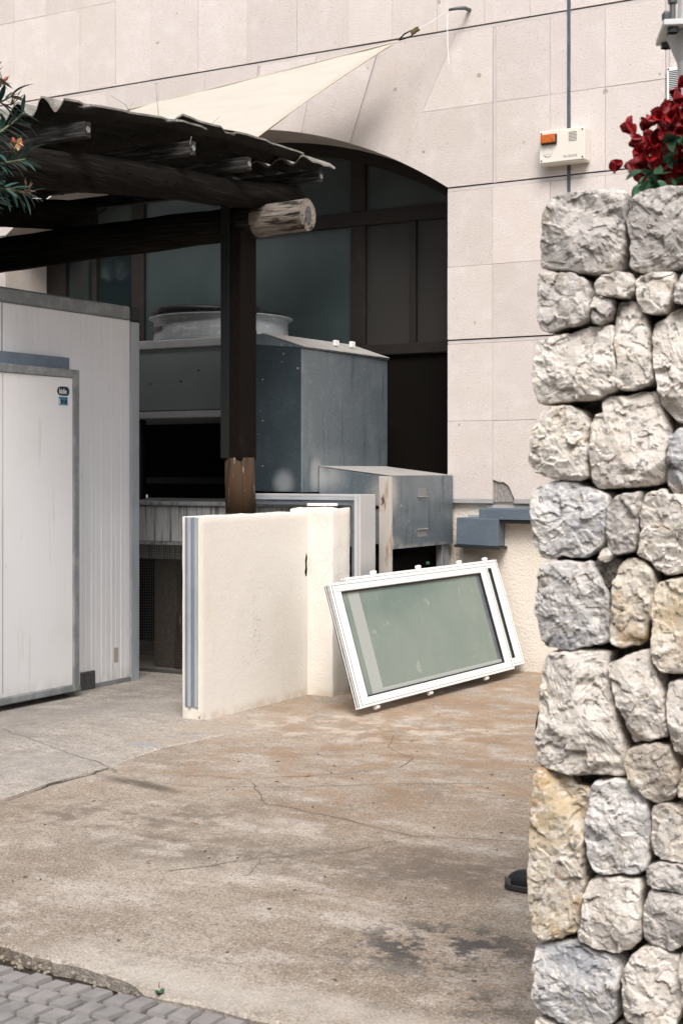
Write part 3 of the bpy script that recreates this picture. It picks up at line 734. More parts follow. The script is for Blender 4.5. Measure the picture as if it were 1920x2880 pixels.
band_h(-13.5, AX - HW, ZS); band_h(AX + HW, 2.0, ZS); band_h(AX + HW, 2.0, 2.53)
LX = [AX + HW, -4.545, -4.08, -3.945, -3.65, -3.20, -2.75, -2.3, -1.8, -1.2, -.5, .4, 1.2, 2.0]
for a, b in zip(LX[:-1], LX[1:]):
    rect(a, b, 2.53, 3.09); rect(a, b, 3.09, ZS - BAND)
    rect(a, b, 1.90, 2.53 - BAND)
    if abs(a + 4.545) < .001:   # the panel with its lower corner broken off
        panel([(a, 1.90), (b, 1.90), (b, 1.30), (-4.365, 1.30), (-4.385, 1.335), (-4.40, 1.375), (-4.42, 1.405), (-4.455, 1.43), (-4.49, 1.428), (-4.52, 1.44), (a, 1.445)])
    else: rect(a, b, 1.30, 1.90)
box_obj('mortar_patch', 'mortar_patch', bld, (-4.543, -4.36, FY + .018, FY + .0262, 1.28, 1.45), 0)
v, f = [], []
for i in range(80):
    z = 7 - i * .0722
    w = .0135 + .003 * fbm(Vector((z * 9, 1, 1))); x = -3.93 + .002 * fbm(Vector((z * 5, 4, 1)))
    v += [(x - w, FY - .0035, z), (x + w, FY - .0035, z)]
f = [(2 * i, 2 * i + 1, 2 * i + 3, 2 * i + 2) for i in range(79)]
link_mesh('expansion_joint', v, f, 'sealant', bld)

# glazing in the arch
GY = 10.75
win = box_obj('window_frame', 'window_brown', bld, (AX - HW, AX + HW, GY - .02, GY + .06, 3.59, 3.71), .004)     # transom
def bar(b): return box_obj('mullion', 'window_brown', win, b, .003)
bar((AX - HW, AX + HW, GY - .03, GY + .06, 2.49, 2.58))
for x0, x1, zt in ((-6.105, -5.965, 4.33), (-8.44, -8.30, 4.33)): bar((x0, x1, GY - .025, GY + .055, 2.582, 3.588)); bar((x0, x1, GY - .025, GY + .055, 3.712, zt))
for x0, x1 in ((-5.540, -5.487), (-8.915, -8.86)): bar((x0, x1, GY - .022, GY + .05, 2.582, 3.588))
for x0, x1 in ((-4.999, AX + HW), (AX - HW, -9.24)): bar((x0, x1, GY - .02, GY + .05, 1.30, 2.488)); bar((x0, x1, GY - .02, GY + .05, 2.582, 3.588))
arcf = MB()
for i in range(NA):
    a0, a1 = -AMAX + 2 * AMAX * i / NA, -AMAX + 2 * AMAX * (i + 1) / NA
    p0, p1 = arc(a0), arc(a1)
    q0 = (AX + (AR - .10) * math.sin(R(a0)), AC + (AR - .10) * math.cos(R(a0))); q1 = (AX + (AR - .10) * math.sin(R(a1)), AC + (AR - .10) * math.cos(R(a1)))
    arcf.prism([p0, p1, q1, q0], wxz, GY - .02, GY + .05)
arcf.build('arched_head', 'window_brown', win)
for x0, x1, m in ((-8.298, -6.107, 'pane_teal'), (-5.963, -5.542, 'pane_brown'), (-5.485, -5.001, 'pane_brown'), (-8.858, -8.442, 'pane_clear'), (-9.238, -8.917, 'pane_clear')):
    box_obj('pane', m, win, (x0, x1, GY + .012, GY + .024, 2.582, 3.588), 0)
def arch_pane(x0, x1, m):
    top = []
    for k in range(9):
        x = x1 + (x0 - x1) * k / 8
        top.append((x, AC + math.sqrt((AR - .10) ** 2 - (x - AX) ** 2)))
    top = [(x, max(z, 3.7125)) for x, z in top]
    MB().prism([(x0, 3.712), (x1, 3.712)] + top, wxz, GY + .012, GY + .024).build('pane', m, win)
arch_pane(-8.298, -6.107, 'pane_teal'); arch_pane(-5.963, -5.10, 'pane_teal'); arch_pane(-9.30, -8.442, 'pane_teal')
for x0, x1 in ((-9.238, -8.32), (-8.28, -7.22), (-7.18, -6.02), (-5.98, -5.0)):
    box_obj('lower_panel', 'panel_black', win, (x0, x1, GY + .01, GY + .03, 1.269, 2.488), .003)
for x in (-8.30, -7.20, -6.0): bar((x - .019, x + .019, GY - .01, GY + .05, 1.30, 2.488))
bar((-9.238, -5.0, GY - .015, GY + .009, 1.40, 1.46))
# ================================================================== raised platform with mesh-covered undercroft
pl = thing('raised_platform', 'stained concrete platform with wire mesh under it, behind the cream wall', 'platform', (-6.5, 9.5, 0))
box_obj('slab', 'stained_concrete', pl, (-9.4, -5.02, 8.75, 10.55, .985, 1.255), .006)
box_obj('coping', 'grey_leg', pl, (-9.4, -5.02, 8.72, 9.6, 1.257, 1.285), .004)
box_obj('back_beam', 'stained_concrete', pl, (-9.4, -5.3, 8.93, 9.05, .845, .984), .004)
box_obj('side_wall', 'crack_dark', pl, (-6.86, -6.66, 9.0, 10.4, 0, .84), .004)  # undercroft walls coloured near black in place of shade under the slab
box_obj('rear_wall', 'panel_black', pl, (-9.4, -5.02, 10.41, 10.54, 0, .984), 0)
box_obj('end_wall', 'panel_black', pl, (-5.12, -5.02, 8.9, 10.40, 0, .984), 0)
m = Matrix.Translation((-6.60, 8.95, .02)) @ Matrix.Rotation(R(4), 4, 'Y')
MB().box(-.035, .035, -.012, .012, 0, .42, m).build('plank', 'post_wood', pl, .003)
MB().lathe([(0, 0), (.03, .005), (.045, .02), (.035, .045), (0, .055)], (-6.49, 9.05, .012), 9).build('stone_lump', 'stone_white', pl, smooth=True)
box_obj('mesh_top_bar', 'grey_leg', pl, (-7.4, -5.28, 8.735, 8.748, .962, .986), .002)
box_obj('mesh_bottom_bar', 'mesh_wire', pl, (-7.4, -5.28, 8.725, 8.748, .010, .034), .002)
wm = MB()
for i in range(96):
    x = -7.2 + i * .02; wm.box(x - .0009, x + .0009, 8.740, 8.742, .03, .962)
for i in range(47):
    z = .03 + i * .02; wm.box(-7.2, -5.28, 8.738, 8.740, z - .0009, z + .0009)
tag(wm.build('wire_mesh', 'mesh_wire', pl), kind='stuff')

# ================================================================== cream partition wall
cw = thing('cream_partition_wall', 'waist-high cream plastered wall with a grey metal channel on its end', 'wall', (-5.15, 7.8, 0))
def rough_block(name, x0, x1, y0, y1, z0, z1, amp=.006, parent=cw, material='cream_stucco', top_j=.012):
    """plaster block with a finely divided, slightly uneven surface and crumbly top edge"""
    bm = bmesh.new()
    bmesh.ops.create_cube(bm, size=1)
    for q in bm.verts: q.co = Vector((x0 + (q.co.x + .5) * (x1 - x0), y0 + (q.co.y + .5) * (y1 - y0), z0 + (q.co.z + .5) * (z1 - z0)))
    bmesh.ops.bevel(bm, geom=list(bm.edges), offset=.007, segments=2, affect='EDGES', profile=.5)
    for it in range(5):
        ed = [e for e in bm.edges if e.calc_length() > .07]
        if ed: bmesh.ops.subdivide_edges(bm, edges=ed, cuts=1, use_grid_fill=True)
    bmesh.ops.triangulate(bm, faces=bm.faces)
    bm.normal_update()
    for q in bm.verts:
        d = fbm(q.co * 6) * amp
        q.co += q.normal * d
        if q.co.z > z1 - .03: q.co.z += top_j * fbm(q.co * 9 + Vector((5, 5, 5))) - .002
    vv = [q.co.copy() for q in bm.verts]; bm.verts.index_update()
    ff = [tuple(w.index for w in fc.verts) for fc in bm.faces]
    bm.free()
    return link_mesh(name, vv, ff, material, parent, smooth=True)
rough_block('wall_panel', -5.262, -5.120, 7.178, 8.44, -.04, 1.238, .0015, top_j=.005)
rough_block('corner_pier', -5.262, -4.925, 8.411, 8.648, -.04, 1.262, .004, top_j=.012)
for x0, x1, dy, m in ((-5.236, -5.212, .010, 'slate_channel'), (-5.210, -5.188, .002, 'pale_trim'), (-5.186, -5.164, .010, 'slate_channel'), (-5.162, -5.138, .006, 'pale_trim')):
    box_obj('channel_strip', m, cw, (x0, x1, 7.160 + dy, 7.179, .085, 1.232), .002)
box_obj('edge_bead', 'cream_stucco', cw, (-5.134, -5.122, 7.164, 7.1785, .03, 1.236), .002)
hole = MB(); hp = [(0, 0), (.012, .01), (.018, .05), (.012, .09), (.02, .13), (.006, .16), (-.008, .11), (-.004, .06), (-.012, .03)]
hole.prism([(8.385 + a, .80 + b) for a, b in hp], lambda u, w_, x: (x, u, w_), -5.1195, -5.1185)
hole.build('chipped_hole', 'void_dark', cw)

# aluminium door frame left standing against the platform end
fr = thing('aluminium_door_frame', 'grey aluminium door frame propped upright behind the cream wall corner', 'door frame', (-4.89, 8.75, 0))
box_obj('jamb_side', 'aluminium', fr, (-4.868, -4.846, 8.652, 8.865, 0, 1.352), .003)
box_obj('jamb_front', 'aluminium_dark', fr, (-4.922, -4.870, 8.662, 8.70, 0, 1.30), .002)
box_obj('jamb_lip', 'aluminium', fr, (-4.896, -4.8695, 8.651, 8.661, 0, 1.345), .002)
box_obj('head_top', 'aluminium', fr, (-5.85, -4.8695, 8.652, 8.865, 1.335, 1.352), .003)
box_obj('head_front', 'aluminium_dark', fr, (-5.85, -4.8985, 8.664, 8.70, 1.276, 1.3345), .002)
box_obj('head_lip', 'pale_trim', fr, (-5.85, -4.8985, 8.652, 8.6635, 1.312, 1.3345), .002)

# scraps of white packing left on the wall
for i, (x, y, ln) in enumerate(((-5.10, 8.50, .07), (-5.03, 8.56, .05))):
    o = MB().box(x - ln, x + ln, y - .014, y + .014, 1.275, 1.293).build('packing_strip', 'white_upvc', None, .003)
    o.rotation_euler.z = .1 * (i + 1)
    tag(o, ['longer white plastic strip lying on top of the cream wall corner', 'shorter white plastic strip on the cream wall beside the aluminium frame'][i], 'strip')

# ================================================================== cold room
cr = thing('cold_room', 'white insulated cold room with grey edge trims and ribbed panels', 'cold room', (-7.6, 6.7, 0))
CXF = -6.52
def ribbed(name, y0, y1, z0, z1):
    w = (y1 - y0); n = max(1, round(w / .105)); p = w / n
    prof = [(y0, 0)]
    for i in range(n):
        a = y0 + i * p
        prof += [(a + .006, 0), (a + .010, .0035), (a + p * .5 - .004, .0035), (a + p * .5, .0015), (a + p * .5 + .004, .0035), (a + p - .006, .0035), (a + p - .002, 0)]
    prof.append((y1, 0))
    v = []
    for y, d in prof: v += [(CXF + d - .0035, y, z0), (CXF + d - .0035, y, z1)]
    f = [(2 * i, 2 * i + 2, 2 * i + 3, 2 * i + 1) for i in range(len(prof) - 1)]
    return link_mesh(name, v, f, 'white_panel', cr)
box_obj('insulated_core', 'white_panel', cr, (-8.9, CXF - .006, 5.2, 8.36, .02, 2.60), 0)
ribbed('ribbed_panel', 6.972, 8.268, .035, 2.588)
ribbed('ribbed_panel', 5.2, 6.964, .035, 2.588)
box_obj('panel_joint', 'gasket', cr, (CXF - .006, CXF - .0042, 6.964, 6.972, .03, 2.588), 0)
box_obj('top_trim', 'grey_trim', cr, (-8.9, CXF + .012, 5.2, 8.262, 2.590, 2.690), .012)
box_obj('corner_cap', 'black_cap', cr, (CXF - .11, CXF + .016, 8.265, 8.372, 2.585, 2.695), .012)
box_obj('corner_trim', 'pale_trim', cr, (CXF - .10, CXF + .008, 8.272, 8.368, .0, 2.583), .004)
box_obj('base_channel', 'grey_trim', cr, (CXF - .02, CXF + .010, 5.2, 8.270, .008, .042), .003)
door = box_obj('door', 'white_door', cr, (-6.44, -6.373, 5.9, 7.475, .095, 2.128), .002)
for b in ((-6.455, -6.362, 7.4755, 7.535, .048, 2.185), (-6.455, -6.362, 5.9, 7.475, 2.1285, 2.185), (-6.455, -6.362, 5.9, 7.475, .048, .0945)):
    box_obj('door_edge', 'grey_trim', door, b, .006)
box_obj('door_frame', 'blue_trim', cr, (CXF, -6.452, 5.9, 7.50, 2.19, 2.272), .004)
box_obj('door_frame', 'blue_trim', cr, (CXF, -6.458, 7.50, 7.545, .02, 2.272), .004)
box_obj('gasket', 'gasket', cr, (CXF, -6.457, 7.545, 7.556, .05, 2.19), .002)
box_obj('hinge_plate', 'bracket_metal', cr, (CXF, CXF + .018, 7.725, 7.865, .0, .135), .003)
box_obj('tape_patch', 'tape_beige', cr, (CXF + .0002, CXF + .0012, 8.085, 8.135, .16, .265), 0)
DX = -6.373
box_obj('panel_seam', 'gasket', door, (DX, DX + .0006, 6.812, 6.816, .12, 1.28), 0)
box_obj('panel_seam', 'ink_grey', door, (DX, DX + .0006, 6.812, 6.816, 1.28, 2.12), 0)
# two stickers near the top corner of the door
zc, yc = 2.035, 7.378
def pill(y0, y1, z0, z1):
    r = (z1 - z0) / 2; P = []
    for k in range(13): t = -math.pi / 2 + math.pi * k / 12; P.append((y1 - r + r * math.cos(t), (z0 + z1) / 2 + r * math.sin(t)))
    for k in range(13): t = math.pi / 2 + math.pi * k / 12; P.append((y0 + r + r * math.cos(t), (z0 + z1) / 2 + r * math.sin(t)))
    return P
yz = lambda u, w_, x: (x, u, w_)
s1 = MB().prism(pill(7.316, 7.446, 2.004, 2.072), yz, DX + .0002, DX + .0008).build('sticker', 'ink_white', door)
MB().prism(pill(7.330, 7.443, 2.007, 2.069), yz, DX + .0009, DX + .0013).build('sticker', 'ink_blue', door)
MB().prism(pill(7.319, 7.434, 2.009, 2.066), yz, DX + .0014, DX + .0018).build('sticker', 'ink_black', door)
MB().box(DX + .0002, DX + .0008, 7.333, 7.427, 1.940, 2.003).build('sticker', 'ink_white', door)
MB().box(DX + .0009, DX + .0013, 7.336, 7.424, 1.943, 2.000).build('sticker', 'ink_blue', door)
tm = lambda y, z: frame_m((DX + .0022, y, z), (0, 1, 0), (0, 0, 1), (1, 0, 0))
text_obj('sticker_lettering', "kide", .046, 'ink_white', door, tm(7.338, 2.022), bold=.0010, squeeze=.95)
text_obj('sticker_lettering', "i", .052, 'ink_white', door, frame_m((DX + .0017, 7.340, 1.953), (0, 1, 0), (0, 0, 1), (1, 0, 0)), bold=.0014)
text_obj('sticker_lettering', "fred", .050, 'ink_black', door, frame_m((DX + .0017, 7.350, 1.953), (0, 1, 0), (0, 0, 1), (1, 0, 0)), bold=.0014, squeeze=.80)
MB().box(DX + .0016, DX + .0019, 7.342, 7.424, 2.0155, 2.0175).build('sticker_line', 'ink_blue', door)
MB().box(DX + .0014, DX + .0017, 7.340, 7.418, 1.9455, 1.948).build('sticker_line', 'ink_white', door)

# ================================================================== condenser unit behind the post
cu = thing('condenser_unit', 'rooftop condenser unit with white fan drum and grey-green casing', 'condenser', (-7.0, 9.9, 1.29))
box_obj('casing', 'unit_face', cu, (-8.9, -6.0, 9.305, 10.5, 1.995, 2.484), .004)
box_obj('top_rim', 'unit_rim', cu, (-8.92, -5.98, 9.285, 10.52, 2.485, 2.553), .006)
box_obj('base_rail', 'unit_rim', cu, (-8.91, -5.99, 9.298, 10.51, 1.935, 1.988), .004)
for x in (-8.6, -7.4, -6.15): box_obj('leg', 'black_metal', cu, (x - .03, x + .03, 9.5, 9.56, 1.286, 1.934), .002)
for x, z in ((-7.13, 2.21), (-6.83, 2.22), (-6.66, 2.30)):
    MB().lathe([(0, 0), (.008, 0), (.008, .004), (0, .005)], (x, 9.304, z), 10, (1, 0, 0), (0, 0, 1), (0, -1, 0)).build('screw', 'black_metal', cu)
fc = (-6.86, 9.90, 2.553)
drum = MB().lathe([(.582, 0), (.585, .015), (.555, .02), (.550, .17), (.560, .195), (.592, .205), (.592, .212), (.545, .212), (.52, .17), (.52, 0)], fc, 56, closed=True).build('fan_drum', 'fan_white', cu, smooth=False)
gd = MB()
for r in (.10, .20, .30, .40, .48, .55): gd.lathe([(r - .004, .222), (r + .004, .222), (r + .004, .230), (r - .004, .230)], fc, 48, closed=True)
for k in range(12):
    t = math.pi * k / 12
    d = Vector((math.cos(t), math.sin(t), 0)); c0 = Vector(fc) + Vector((0, 0, .235))
    gd.tube([c0 - d * .57, c0 + d * .57], .005, 5)
gd.build('fan_guard', 'black_metal', drum)
MB().tube([Vector(fc) + Vector((-.35, -.45, .235)), Vector(fc) + Vector((-.2, -.52, .26)), Vector(fc) + Vector((.05, -.54, .255)), Vector(fc) + Vector((.5, -.2, .25))], .028, 8).build('motor_bracket', 'black_metal', drum, smooth=True)
MB().tube([(-6.36, 9.70, 2.80), (-6.30, 9.55, 2.75), (-6.24, 9.45, 2.66), (-6.20, 9.42, 2.56)], .010, 8).build('power_cable', 'black_metal', drum, smooth=True)
tv = []
for k in range(15):
    t = R(200) + R(48) * k / 14
    for h in (.075 + .02 * (k / 14), .135 - .012 * (k / 14) + .006 * mnoise.noise(Vector((k * .9, 0, 0)))): tv.append((fc[0] + .560 * math.cos(t), fc[1] + .560 * math.sin(t), fc[2] + h))
link_mesh('torn_band', tv, [(2 * i, 2 * i + 2, 2 * i + 3, 2 * i + 1) for i in range(14)], 'black_metal', drum)

# ================================================================== galvanised hood and duct box
hd = thing('galvanised_hood', 'tall galvanised sheet-metal hood box with sloping lid beside the dark post', 'duct box', (-5.7, 9.5, 1.3))
HX0, HX1, HY0, HY1 = -6.05, -5.468, 8.90, 10.20
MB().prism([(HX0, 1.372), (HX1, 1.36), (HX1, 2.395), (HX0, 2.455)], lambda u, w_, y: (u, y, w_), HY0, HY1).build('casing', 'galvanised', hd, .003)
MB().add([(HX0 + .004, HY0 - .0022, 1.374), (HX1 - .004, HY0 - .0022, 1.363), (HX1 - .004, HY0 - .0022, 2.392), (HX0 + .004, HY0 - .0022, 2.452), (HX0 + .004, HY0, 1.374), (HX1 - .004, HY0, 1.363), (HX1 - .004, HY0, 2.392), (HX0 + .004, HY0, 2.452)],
    [(0, 1, 2, 3), (0, 4, 5, 1), (1, 5, 6, 2), (2, 6, 7, 3), (3, 7, 4, 0)]).build('shaded_side', 'shaded_zinc', hd)  # skin over the front face that paints its shade in darker zinc
MB().prism([(HX0 - .01, 2.458), (HX1 + .012, 2.3975), (HX1 + .012, 2.403), (-5.80, 2.515), (HX0 - .01, 2.50)], lambda u, w_, y: (u, y, w_), HY0 - .004, HY1).build('lid_gable', 'galvanised', hd)
MB().add([(HX1 + .018, HY0 - .008, 2.406), (HX1 + .018, HY1, 2.410), (-5.80, HY1, 2.53), (-5.80, HY0 - .008, 2.519), (HX1 + .018, HY0 - .008, 2.411), (HX1 + .018, HY1, 2.415), (-5.80, HY1, 2.535), (-5.80, HY0 - .008, 2.524)],
    [(0, 1, 2, 3), (7, 6, 5, 4), (0, 4, 5, 1), (1, 5, 6, 2), (2, 6, 7, 3), (3, 7, 4, 0)]).build('lid', 'galvanised_lid', hd)
for y, z in ((9.85, 2.44), (9.6, 2.43)): box_obj('lid_clip', 'white_upvc', hd, (-5.62, -5.595, y, y + .06, z + .04, z + .085), .004)
for x, z in ((-5.62, 2.36), (-5.50, 2.25), (-5.80, 2.18), (-5.80, 1.88), (-5.80, 1.55)):
    MB().lathe([(0, .004), (.006, .003), (.008, 0)], (x, HY0 - .0022, z), 8, (1, 0, 0), (0, 0, 1), (0, -1, 0)).build('rivet', 'ink_grey', hd)
for x in (-5.98, -5.55):
    for y in (8.98, 10.1): box_obj('foot', 'black_metal', hd, (x - .025, x + .025, y - .025, y + .025, 1.286, 1.37), .002)
du = thing('galvanised_duct_box', 'galvanised duct arm ending in a square drop box on rusty legs', 'duct box', (-5.0, 9.6, 0))
DY0, DY1 = 9.133, 10.150
du_x = lambda u, w_, y: (u, y, w_)
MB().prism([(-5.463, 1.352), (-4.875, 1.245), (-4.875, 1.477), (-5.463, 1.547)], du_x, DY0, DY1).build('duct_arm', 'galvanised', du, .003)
MB().add([(-5.463, DY0 - .004, 1.5495), (-4.868, DY0 - .004, 1.4795), (-4.868, DY1, 1.4795), (-5.463, DY1, 1.5495), (-5.463, DY0 - .004, 1.5525), (-4.868, DY0 - .004, 1.4825), (-4.868, DY1, 1.4825), (-5.463, DY1, 1.5525)],
    [(0, 1, 2, 3), (7, 6, 5, 4), (0, 4, 5, 1), (1, 5, 6, 2), (2, 6, 7, 3), (3, 7, 4, 0)]).build('top_sheet', 'galvanised_lid', du)
front = MB().box(-4.8745, -4.868, DY0 + .028, DY1, .955, 1.478).build('front_plate', 'galvanised', du, .002)
box_obj('drop_side', 'galvanised', du, (-5.10, -4.876, DY0 + .03, DY1, .99, 1.243), .002)
for y, z, in ((9.62, 1.355), (9.62, 1.055)):
    box_obj('handle_slot', 'ink_grey', front, (-4.868, -4.8655, y - .075, y + .075, z - .028, z + .028), .001)
    box_obj('handle_lip', 'galvanised_lid', front, (-4.8655, -4.853, y - .08, y + .08, z + (.028 if z < 1.2 else -.032), z + (.032 if z < 1.2 else -.028)), .001)
box_obj('leg', 'rusty_leg', du, (-4.962, -4.868, DY0 - .008, DY0 + .026, 0, 1.475), .003)
box_obj('leg', 'grey_leg', du, (-4.95, -4.90, 10.02, 10.145, 0, .953), .003)
box_obj('leg', 'grey_leg', du, (-5.10, -5.06, DY0 + .02, DY0 + .06, 0, .988), .003)
sp = [(-5.09, .99), (-5.09, .90), (-5.06, .92), (-5.02, .885), (-4.98, .915), (-4.93, .90), (-4.90, .94), (-4.90, .99)]
MB().prism(sp, du_x, 9.3, 9.9).build('cavity_shade', 'void_dark', du)  # black solid standing in for the shaded hollow under the duct

# ================================================================== two discarded sliding sashes leaning together
def sash(label, p0, p1, lean, height, length_shift, up, back, front):
    p0, p1 = Vector(p0), Vector(p1)
    u = (p1 - p0).normalized()
    vdir = Vector((lean[0], lean[1], lean[2])).normalized()
    vdir = (vdir - u * vdir.dot(u)).normalized()
    w = u.cross(vdir).normalized()
    if w.x < 0: w = -w                              # w points towards the yard (+X)
    Ln = (p1 - p0).length
    o = p0 + u * length_shift + vdir * up - w * back
    t = thing('window_sash', label, 'window sash', o, 'discarded sliding window sashes', matrix=frame_m(o, u, vdir, w))
    B = lambda nm, m, b, bev=.003, par=t: box_obj(nm, m, par, b, bev, local=True)
    H = height; D = .042; FW, FS = .060, .112       # rail and stile widths
    B('bottom_rail', 'white_upvc', (0, Ln, 0, FW, 0, D)); B('top_rail', 'white_upvc', (0, Ln, H - FW, H, 0, D))
    B('stile', 'white_upvc', (0, FS, FW + .0005, H - FW - .0005, 0, D)); B('stile', 'white_upvc', (Ln - FS, Ln, FW + .0005, H - FW - .0005, 0, D))
    gl = B('glass_pane', 'sash_glass', (FS - .004, Ln - FS + .004, FW - .004, H - FW + .004, .012, .022), 0)
    # gasket round the glass, then the bars seen through it
    for b in ((FS, Ln - FS, FW, FW + .010, .0225, D - .006), (FS, Ln - FS, H - FW - .010, H - FW, .0225, D - .006),
              (FS, FS + .014, FW + .011, H - FW - .011, .0225, D - .006), (Ln - FS - .014, Ln - FS, FW + .011, H - FW - .011, .0225, D - .006)):
        B('gasket', 'gasket', b, .001)
    for b in ((.016, Ln - .016, .016, .0195, D, D + .0006), (.016, Ln - .016, H - .0195, H - .016, D, D + .0006), (.020, .026, .02, H - .02, D, D + .0006), (Ln - .026, Ln - .020, .02, H - .02, D, D + .0006)):
        B('seam', 'ink_grey', b, 0)
    if front:
        B('spacer_bar', 'spacer_grey', (FS + .09, FS + .22, FW + .011, H - FW - .011, .0222, .0232), 0)
        B('spacer_bar', 'spacer_grey', (FS + .22, Ln - FS - .015, FW + .011, FW + .034, .0222, .0232), 0)
        B('spacer_bar', 'aluminium_dark', (Ln - FS - .060, Ln - FS - .015, FW + .036, H - FW - .011, .0222, .0232), 0)
    # grooved outer edges
    B('edge_groove', 'gasket', (0, Ln, -.0012, .0002, D * .30, D * .42), 0); B('edge_groove', 'track_dirt', (0, Ln, -.0012, .0002, D * .62, D * .78), 0)
    B('edge_groove', 'gasket', (0, Ln, H - .0002, H + .0012, D * .55, D * .70), 0)
    for k0, k1, mm in ((.05, .17, 'gasket'), (.38, .58, 'track_dirt'), (.80, .90, 'gasket')):
        B('edge_groove', mm, (-.0012, .0002, 0.01, H - .01, D * k0, D * k1), 0)
    for q in ((.10, .42, .80) if front else (.18, .46, .74, .93)):
        for vv in ((-.030, 0) if front else (-.03, H)):
            x = Ln * q
            if not front and vv < 0: continue
            m = MB(); m.tube([(x - .022, vv + .016, D * .5), (x + .022, vv + .016, D * .5)], .013, 10)
            m.box(x - .012, x + .012, vv + (.016 if vv < 0 else -.001), vv + (.030 if vv < 0 else .012), D * .3, D * .7)
            m.build('roller', 'white_upvc', t, local=True, smooth=False)
    for q in (.17, .33, .58, .8):
        B('screw', 'black_metal', (Ln * q - .006, Ln * q + .006, H - .0005, H + .002, D * .2, D * .42), 0)
    return t
LEAN = (-.235, .04, .775)
sash('white framed glass sash in front, tilted with its near corner lowest', (-4.400, 7.79, .040), (-4.268, 9.86, .055), LEAN, .795, 0, 0, 0, True)
sash('white framed glass sash behind the other, its right end showing', (-4.400, 7.79, .040), (-4.268, 9.86, .055), LEAN, .808, .265, .018, .047, False)
t = MB().box(-.012, .012, -.008, .008, 0, .02).build('green_clip', 'leaf_boug', None, .003, local=True)
t.location = (-4.62, 9.22, .852)
tag(t, 'tiny green plastic clip on the top edge of the rear sash', 'clip')

# two sheet-metal channels fixed on the stucco wall
ch = thing('metal_channel', 'short deep blue-grey metal channel sagging beside the duct box', 'channel', (-4.63, 10.15, .95), 'metal channels on the stucco')
m = Matrix.Translation((-4.80, 0, 1.16)) @ Matrix.Rotation(R(1.6), 4, 'Y')
MB().box(0, .345, 10.07, 10.21, -.205, 0, m).build('channel_body', 'channel_blue', ch, .003)
MB().box(.04, .30, 10.19, 10.211, .002, .022, m).build('back_flange', 'trim_zinc', ch, .001)
MB().box(-.01, .365, 10.06, 10.209, -.228, -.207, m).build('bottom_lip', 'black_cap', ch, .002)
ch = thing('metal_channel', 'long narrow blue-grey metal channel just under the stone cladding', 'channel', (-4.0, 10.15, 1.14), 'metal channels on the stucco')
box_obj('channel_body', 'channel_blue', ch, (-4.622, -3.2, 10.085, 10.211, 1.147, 1.228), .003)
box_obj('back_flange', 'trim_zinc', ch, (-4.60, -3.2, 10.19, 10.211, 1.230, 1.255), .001)
box_obj('bottom_lip', 'black_cap', ch, (-4.50, -3.2, 10.10, 10.209, 1.118, 1.146), .002)

# ================================================================== pergola
pg = thing('timber_pergola', 'dark lean-to pergola of logs with corrugated cement roof on a steel-clad post', 'pergola', (-5.585, 8.2, 1.24))
post = MB().box(-5.612, -5.456, 8.105, 8.295, 1.585, 3.13).build('post', 'brown_steel', pg, .006)
box_obj('side_plate', 'black_metal', post, (-5.615, -5.545, 8.096, 8.1045, 1.60, 3.30), .001)
MB().tube([(-5.520, 8.2, 1.225), (-5.526, 8.2, 1.42), (-5.532, 8.2, 1.60)], [.106, .104, .102], 14, wob=.06).build('timber_foot', 'post_wood', post, smooth=True)
def log(p0, p1, r0, r1, n=26, sag=0.0, wob=.10, seed=0.0, bend=.02):
    p0, p1 = Vector(p0), Vector(p1); pts = []; rr = []
    for i in range(n):
        t = i / (n - 1); p = p0.lerp(p1, t)
        p = p + Vector((0, bend * fbm(Vector((t * 2.2, seed, 0))), bend * fbm(Vector((t * 2.2, seed, 7))) - sag * 4 * t * (1 - t)))
        pts.append(p); rr.append((r0 + (r1 - r0) * t) * (1 + .05 * fbm(Vector((t * 5, seed, 3)))))
    return MB().tube(pts, rr, 20, wob=wob, seed=seed)
beam = log((-11.3, 8.25, 3.05), (-5.42, 8.25, 3.205), .150, .114, 34, seed=2).build('beam', 'shaded_log', pg, smooth=True)
we = log((-5.425, 8.25, 3.205), (-5.020, 8.25, 3.213), .112, .106, 10, seed=2.0, bend=.0, wob=.07).build('lit_weathered_end', 'lit_weathered_log', beam, smooth=False)  # outer end of the beam in the lit tone; the rest is coloured for shade
ec = Vector((-5.0195, 8.25, 3.213))
v = [ec + Vector((.004, 0, 0))]; NR = (.035, .062, .085, .104)
for r in NR:
    for k in range(20):
        th = 2 * math.pi * k / 20
        v.append(ec + Vector((.003 * mnoise.noise(Vector((r * 30, k, 0))), r * math.cos(th) * (.72 if r < .07 else .95), r * math.sin(th))))
link_mesh('cut_end', v, [(0, 1 + k, 1 + (k + 1) % 20) for k in range(20)] + [(1 + i * 20 + k, 1 + (i + 1) * 20 + k, 1 + (i + 1) * 20 + (k + 1) % 20, 1 + i * 20 + (k + 1) % 20) for i in range(3) for k in range(20)], 'log_end', beam)
v = [ec + Vector((.006, 0, 0))] + [ec + Vector((.0055, .036 * math.cos(2 * math.pi * k / 20), (.058 + .008 * math.sin(k * 2.3)) * math.sin(2 * math.pi * k / 20))) for k in range(20)]
link_mesh('heartwood', v, [(0, 1 + k, 1 + (k + 1) % 20) for k in range(20)], 'log_heart', beam)
log((-5.37, 5.7, 3.12), (-5.37, 8.64, 3.425), .115, .082, 28, seed=9).build('joist', 'dark_log_y', pg, smooth=True)
log((-7.18, 5.7, 3.13), (-7.18, 8.60, 3.44), .13, .105, 16, seed=15).build('joist', 'dark_log_y', pg, smooth=True)
